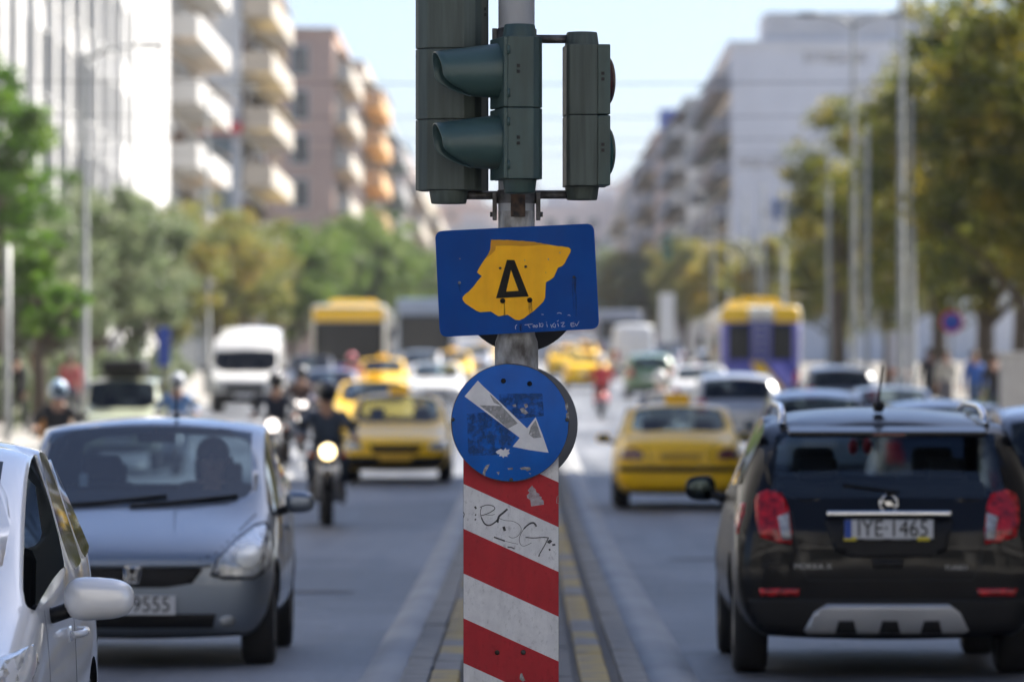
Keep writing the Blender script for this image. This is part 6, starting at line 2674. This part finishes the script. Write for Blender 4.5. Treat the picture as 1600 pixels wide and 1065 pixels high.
mb.build('rooftop_sign', mat('blue_rooftop', (.08, .13, .42), rough=.5), r3)
building('lower grey block after the blue rooftop sign', 1, 10.5, 575, 640, 16, 5, 6, W_GREY, B_OFF, protr=1.2, group=RGp, windows_end=1)
building('farthest pale block at the end of the right row', 1, 9.8, 660, 780, 13.5, 4, 6, W_OFF, B_OFF, protr=1.2, group=RGp, windows_end=1)
# the row that throws the foreground into shade (beside the camera, right) and its counterpart left
building('cream apartment block beside the foreground lanes, right of the frame', 1, 14.0, 20, 62, 23.5, 7, 6, W_CREAM, W_OFF, protr=1.3, group=RGp)
building('white apartment block after the cream one, right of the frame', 1, 14.0, 63, 108, 23, 7, 6, W_OFF, W_WHITE, protr=1.3, group=RGp)
building('grey apartment block beside the foreground lanes, left of the frame', -1, -17.0, 30, 88, 22, 7, 7, W_OFF, W_WHITE, protr=1.3, group=BG)
building('white apartment block before the finned offices, left of the frame', -1, -17.0, 90, 146, 22, 7, 7, W_WHITE, W_WHITE, protr=1.3, group=BG)
# the row across the junction behind the camera, added unseen so its sunlit fronts bounce fill light
for k, (xc, wdt, H_, wm_, lb) in enumerate(((38, 34, 25, W_OFF, 'added cream bounce block across the junction behind the camera, on the right'), (2, 36, 27, W_WHITE, 'added white bounce block straight behind the camera across the junction'),
                                            (-35, 34, 25, W_OFF, 'added off-white bounce block across the junction behind the camera, on the left'))):
    o = building(lb, -1, 0, 0, wdt, H_, 7, 6, wm_, W_WHITE, protr=1.1, name='apartment_block', group='added bounce blocks behind the camera')
    o.location = (xc + wdt / 2, -17, -.3)
    o.rotation_euler = (0, 0, R(90))
# the far end of the avenue: pale town on the slope
rf_ = random.Random(9)
k = 0
WM_ = [W_WHITE, W_OFF, W_CREAM, W_PINK, W_PEACH]
k = 0
for d, n, hh in ((980, 8, 21), (1250, 9, 29), (1600, 9, 39)):
    for i in range(n):
        X = (i - (n - 1) / 2) * 15 + rf_.uniform(-3, 3)
        H = hh + rf_.uniform(-3, 4)
        dd = d + rf_.uniform(-30, 30)
        root = empty('town_house', (X, dd, zg(dd) - 1), 0, 'pale distant block closing the avenue, %s of %d counted from the left, %s row' % (
            ['first', 'second', 'third', 'fourth', 'fifth', 'sixth', 'seventh', 'eighth', 'ninth'][i], n, {980: 'nearest', 1250: 'middle', 1600: 'farthest'}[d]), 'building', 'distant blocks closing the avenue')
        mb = MB()
        mb.box((0, 6, H / 2), (rf_.uniform(11, 15), 12, H))
        mb.build('wall', WM_[(i + k) % 5], root)
        mb = MB()
        mb.box((rf_.uniform(-2, 2), 6, H + 1.2), (6, 6, 2.4))
        mb.build('roof', WM_[(i + k + 2) % 5], root)
        wm_ = MB()
        wm_.box((0, -.04, 0), (1.6, .12, 1.7))
        wme = wm_.mesh('window', [M_WIN])
        for fl in range(int((H - 6) / 3.2), int(H / 3.2)):
            for c in (-3.6, 0, 3.6):
                link('window', wme, None, root, (c, 0, fl * 3.2 + 1.0))
        k += 1

# ================================================================== POLES, LAMPS, SIGNS, WIRES
M_GALV = mat('galvanised_steel', (0.30, 0.31, 0.305), rough=0.5, metal=0.4, var=0.15, scale=3)
M_LAMP = mat('lamp_head_grey', (0.16, 0.165, 0.17), rough=0.5, var=0.1)
PG = 'poles along the right pavement'
POLES = [(1295, 9.6, 8.2, 'third pole from the right edge, plain and grey'), (1355, 9.6, 7.9, 'plain pole just right of the double-armed street lamp'),
         (1425, 9.6, 8.0, 'short plain pole, rightmost of the tall pole pair'), ]
for px, X, H, lb in POLES:
    d = X * FPX / (px - 820)
    mb = MB()
    mb.lathe([(.12, -.1), (.12, .8), (.085, .84), (.06, H), (.03, H + .05), (0, H + .05)], 14)
    mb.lathe([(.07, H - 1.2), (.085, H - 1.18), (.085, H - 1.0), (.07, H - .98)], 14)
    o = mb.build('trolley_wire_pole', M_GALV)
    o.location = (X, d, zg(d) + .14)
    tag(o, lb, 'pole', PG)
for k, d in enumerate((213, 231, 250, 271, 293)):
    o2 = o.copy()
    COL.objects.link(o2)
    o2.location = (9.7, d, zg(d) + .14)
    tag(o2, 'distant thin pole above the trolleybus, %s of five counted from the right' % ['first', 'second', 'third', 'fourth', 'fifth'][k], 'pole', PG)


def street_lamp(label, X, d, H, arms, name='street_lamp', group=None):
    root = empty(name, (X, d, zg(d) + .14), 0, label, 'street lamp', group)
    mb = MB()
    mb.lathe([(.14, -.1), (.14, 1.0), (.10, 1.05), (.055, H), (.03, H + .06), (0, H + .06)], 14)
    mb.build('post', M_GALV, root)
    for ax in arms:
        mb = MB()
        mb.tube([(0, 0, H - .15), (ax * .4, 0, H + .10), (ax, 0, H + .22)], [.045, .04, .035], 8)
        a = mb.build('arm', M_GALV, root)
        mb = MB()
        s = 1 if ax > 0 else -1
        mb.ball((ax + s * .30, 0, H + .22), (.40, .15, .085), 14, 8)
        mb.build('lamp_head', M_LAMP, a)
    return root


street_lamp('tall street lamp with two arms, in front of the right trees', 9.6, 166, 11.2, (-1.0, 1.0))
street_lamp('tallest street lamp reaching out of the picture at the right', 9.6, 145, 12.6, (-1.2, 1.2))
street_lamp('street lamp with one arm over the left lanes, before the finned facade', -10.6, 137, 8.9, (1.25,))
street_lamp('farther street lamp with one arm, by the stacked balconies', -10.6, 190, 10.0, (1.0,))
street_lamp('distant street lamp by the trees right of the blue sign', 10.4, 330, 10.0, (-1.2,))
# sign post at the far left
d = 116
mb = MB()
mb.lathe([(.07, 0), (.07, 4.0), (0, 4.02)], 12)
o = mb.build('sign_post', M_GALV)
o.location = (wx(11, d), d, zg(d) + .14)
tag(o, 'plain grey post at the left edge beside the small pine', 'pole')


def signpost(label, px, d, ztop, face, m, size, name='street_sign', ring=None):
    X = wx(px, d)
    root = empty(name, (X, d, zg(d) + .14), 0, label, 'sign')
    mb = MB()
    mb.tube([(0, .05, 0), (0, .05, ztop)], .035, 8)
    mb.build('post', M_GALV, root)
    mb = MB()
    if face == 'round':
        mb.lathe([(0, 0), (size, 0), (size, .01)], 28, Matrix.Translation((0, 0, ztop - size)) @ Matrix.Rotation(R(90), 4, 'X'))
        p = mb.build('plate', m, root)
        if ring:
            mb = MB()
            mb.lathe([(size * .78, 0.016), (size, 0.016)], 28, Matrix.Translation((0, 0, ztop - size)) @ Matrix.Rotation(R(90), 4, 'X'))
            mb.build('ring', ring, p)
    else:
        mb.box((0, 0, ztop - size[1] / 2), (size[0], .03, size[1]), bev=.01)
        mb.build('plate', m, root)
    return root


M_SBLUE = mat('street_sign_blue', (.01, .05, .32), rough=.4, var=.05)
M_SRED = mat('street_sign_red', (.45, .02, .03), rough=.4, var=.05)
signpost('round blue no-stopping sign with red ring in front of the right trees', 1487, 147, 2.75, 'round', M_SBLUE, .30, ring=M_SRED)
signpost('narrow blue upright sign left of the white van', 256, 160, 2.3, 'rect', M_SBLUE, (.36, 1.1))
signpost('tall white panel right of the blue sign in the far right lane edge', 1042, 232, 3.6, 'rect', P_WHT, (.62, 2.0))
signpost('white poster on a post below the tallest street lamp', 1404, 152, 2.2, 'rect', mat('poster_white', (.6, .58, .6), rough=.6, var=.2, scale=3), (.55, 1.0))
# far signal on a mast arm over the right lanes
root = empty('mast_arm_signal', (9.6, 235, zg(235) + .14), 0, 'distant green traffic light on a curved arm over the right lanes', 'traffic light')
mb = MB()
mb.tube([(0, 0, 0), (0, 0, 4.6), (-.5, 0, 5.6), (-1.8, 0, 6.0), (-3.6, 0, 5.9)], [.1, .09, .08, .07, .06], 8)
mb.build('mast_arm', M_LAMP, root)
mb = MB()
mb.box((-3.75, -.05, 5.5), (.36, .3, 1.0), bev=.06)
h = mb.build('signal_housing', mat('far_signal_green', (.02, .12, .10), rough=.5), root)
for z, mm in ((5.82, M_LENSR), (5.5, M_LENSY), (5.18, M_LENSG)):
    mb = MB()
    mb.ball((-3.75, -.21, z), (.11, .05, .11), 12, 8)
    mb.build('lens', mm, h)
# grey street cabinet and hedge at the right edge
d = 121
mb = MB()
mb.box((0, 0, .72), (.80, .5, 1.35), bev=.02)
mb.box((0, 0, 1.42), (.9, .6, .06), bev=.02)
mb.box((0, -.255, .72), (.02, .02, 1.2))
mb.box((-.02, 0, .03), (.9, .6, .1))
o = mb.build('street_cabinet', mat('cabinet_grey', (.34, .34, .34), rough=.6, var=.12))
o.location = (wx(1592, d), d, zg(d) + .14)
o.scale = (1, 1, 1.25)
tag(o, 'grey metal street cabinet at the right edge of the picture', 'cabinet')
c, t = tree_mesh(31, 1.0, 1.0, .05, 60, 60, .05)
c.materials.append(LM['bright'])
o = link('hedge', c, None, None, (11.0, 130, zg(130) + .14))
o.scale = (.8, 3.4, 1.0)
tag(o, 'low green hedge on the right pavement behind the pedestrians', 'hedge')
for k, (X_, d_, lb) in enumerate(((-11.6, 127, 'first dark shrub under the pines, nearest the camera'), (-11.4, 142, 'second shrub under the pines'), (-11.7, 160, 'third shrub, behind the pale green car'),
                                  (-11.3, 178, 'fourth shrub, left of the white van'))):
    o = link('shrub', c, LM['olive'], None, (X_, d_, zg(d_) + .14))
    o.scale = (1.0, 3.0, 1.7)
    tag(o, lb, 'shrub', 'shrubs along the left pavement')
# span wires over the avenue between poles
M_WIRE = mat('span_wire', (.06, .06, .065), rough=.6)
for d, z, lb in ((72, 5.50, 'nearest span wire crossing the sky'), (83, 5.52, 'second span wire crossing the sky'), (95, 5.6, 'third span wire, lowest across the sky'), (108, 5.75, 'fourth span wire low across the sky')):
    mb = MB()
    mb.tube([(-17, d, z + .35 + zg(d)), (-8, d, z + .05 + zg(d)), (0, d, z + zg(d)), (8, d, z + .05 + zg(d)), (14, d, z + .3 + zg(d))], .006, 6)
    o = mb.build('span_wire', M_WIRE)
    tag(o, lb, 'wire', 'span wires over the avenue')

# ================================================================== HAZE
hz = MB()
hz.box((0, 900, 40), (860, 2240, 84))
hm = bpy.data.materials.new('thin_city_haze')
hm.use_nodes = True
hn = hm.node_tree.nodes
hn.remove(hn['Principled BSDF'])
pv_ = hn.new('ShaderNodeVolumePrincipled')
pv_.inputs['Color'].default_value = (0.90, 0.93, 1.0, 1)
pv_.inputs['Density'].default_value = 0.00014
pv_.inputs['Anisotropy'].default_value = 0.0
hm.node_tree.links.new(pv_.outputs[0], hn['Material Output'].inputs['Volume'])
tag(hz.build('haze', hm), kind='stuff')
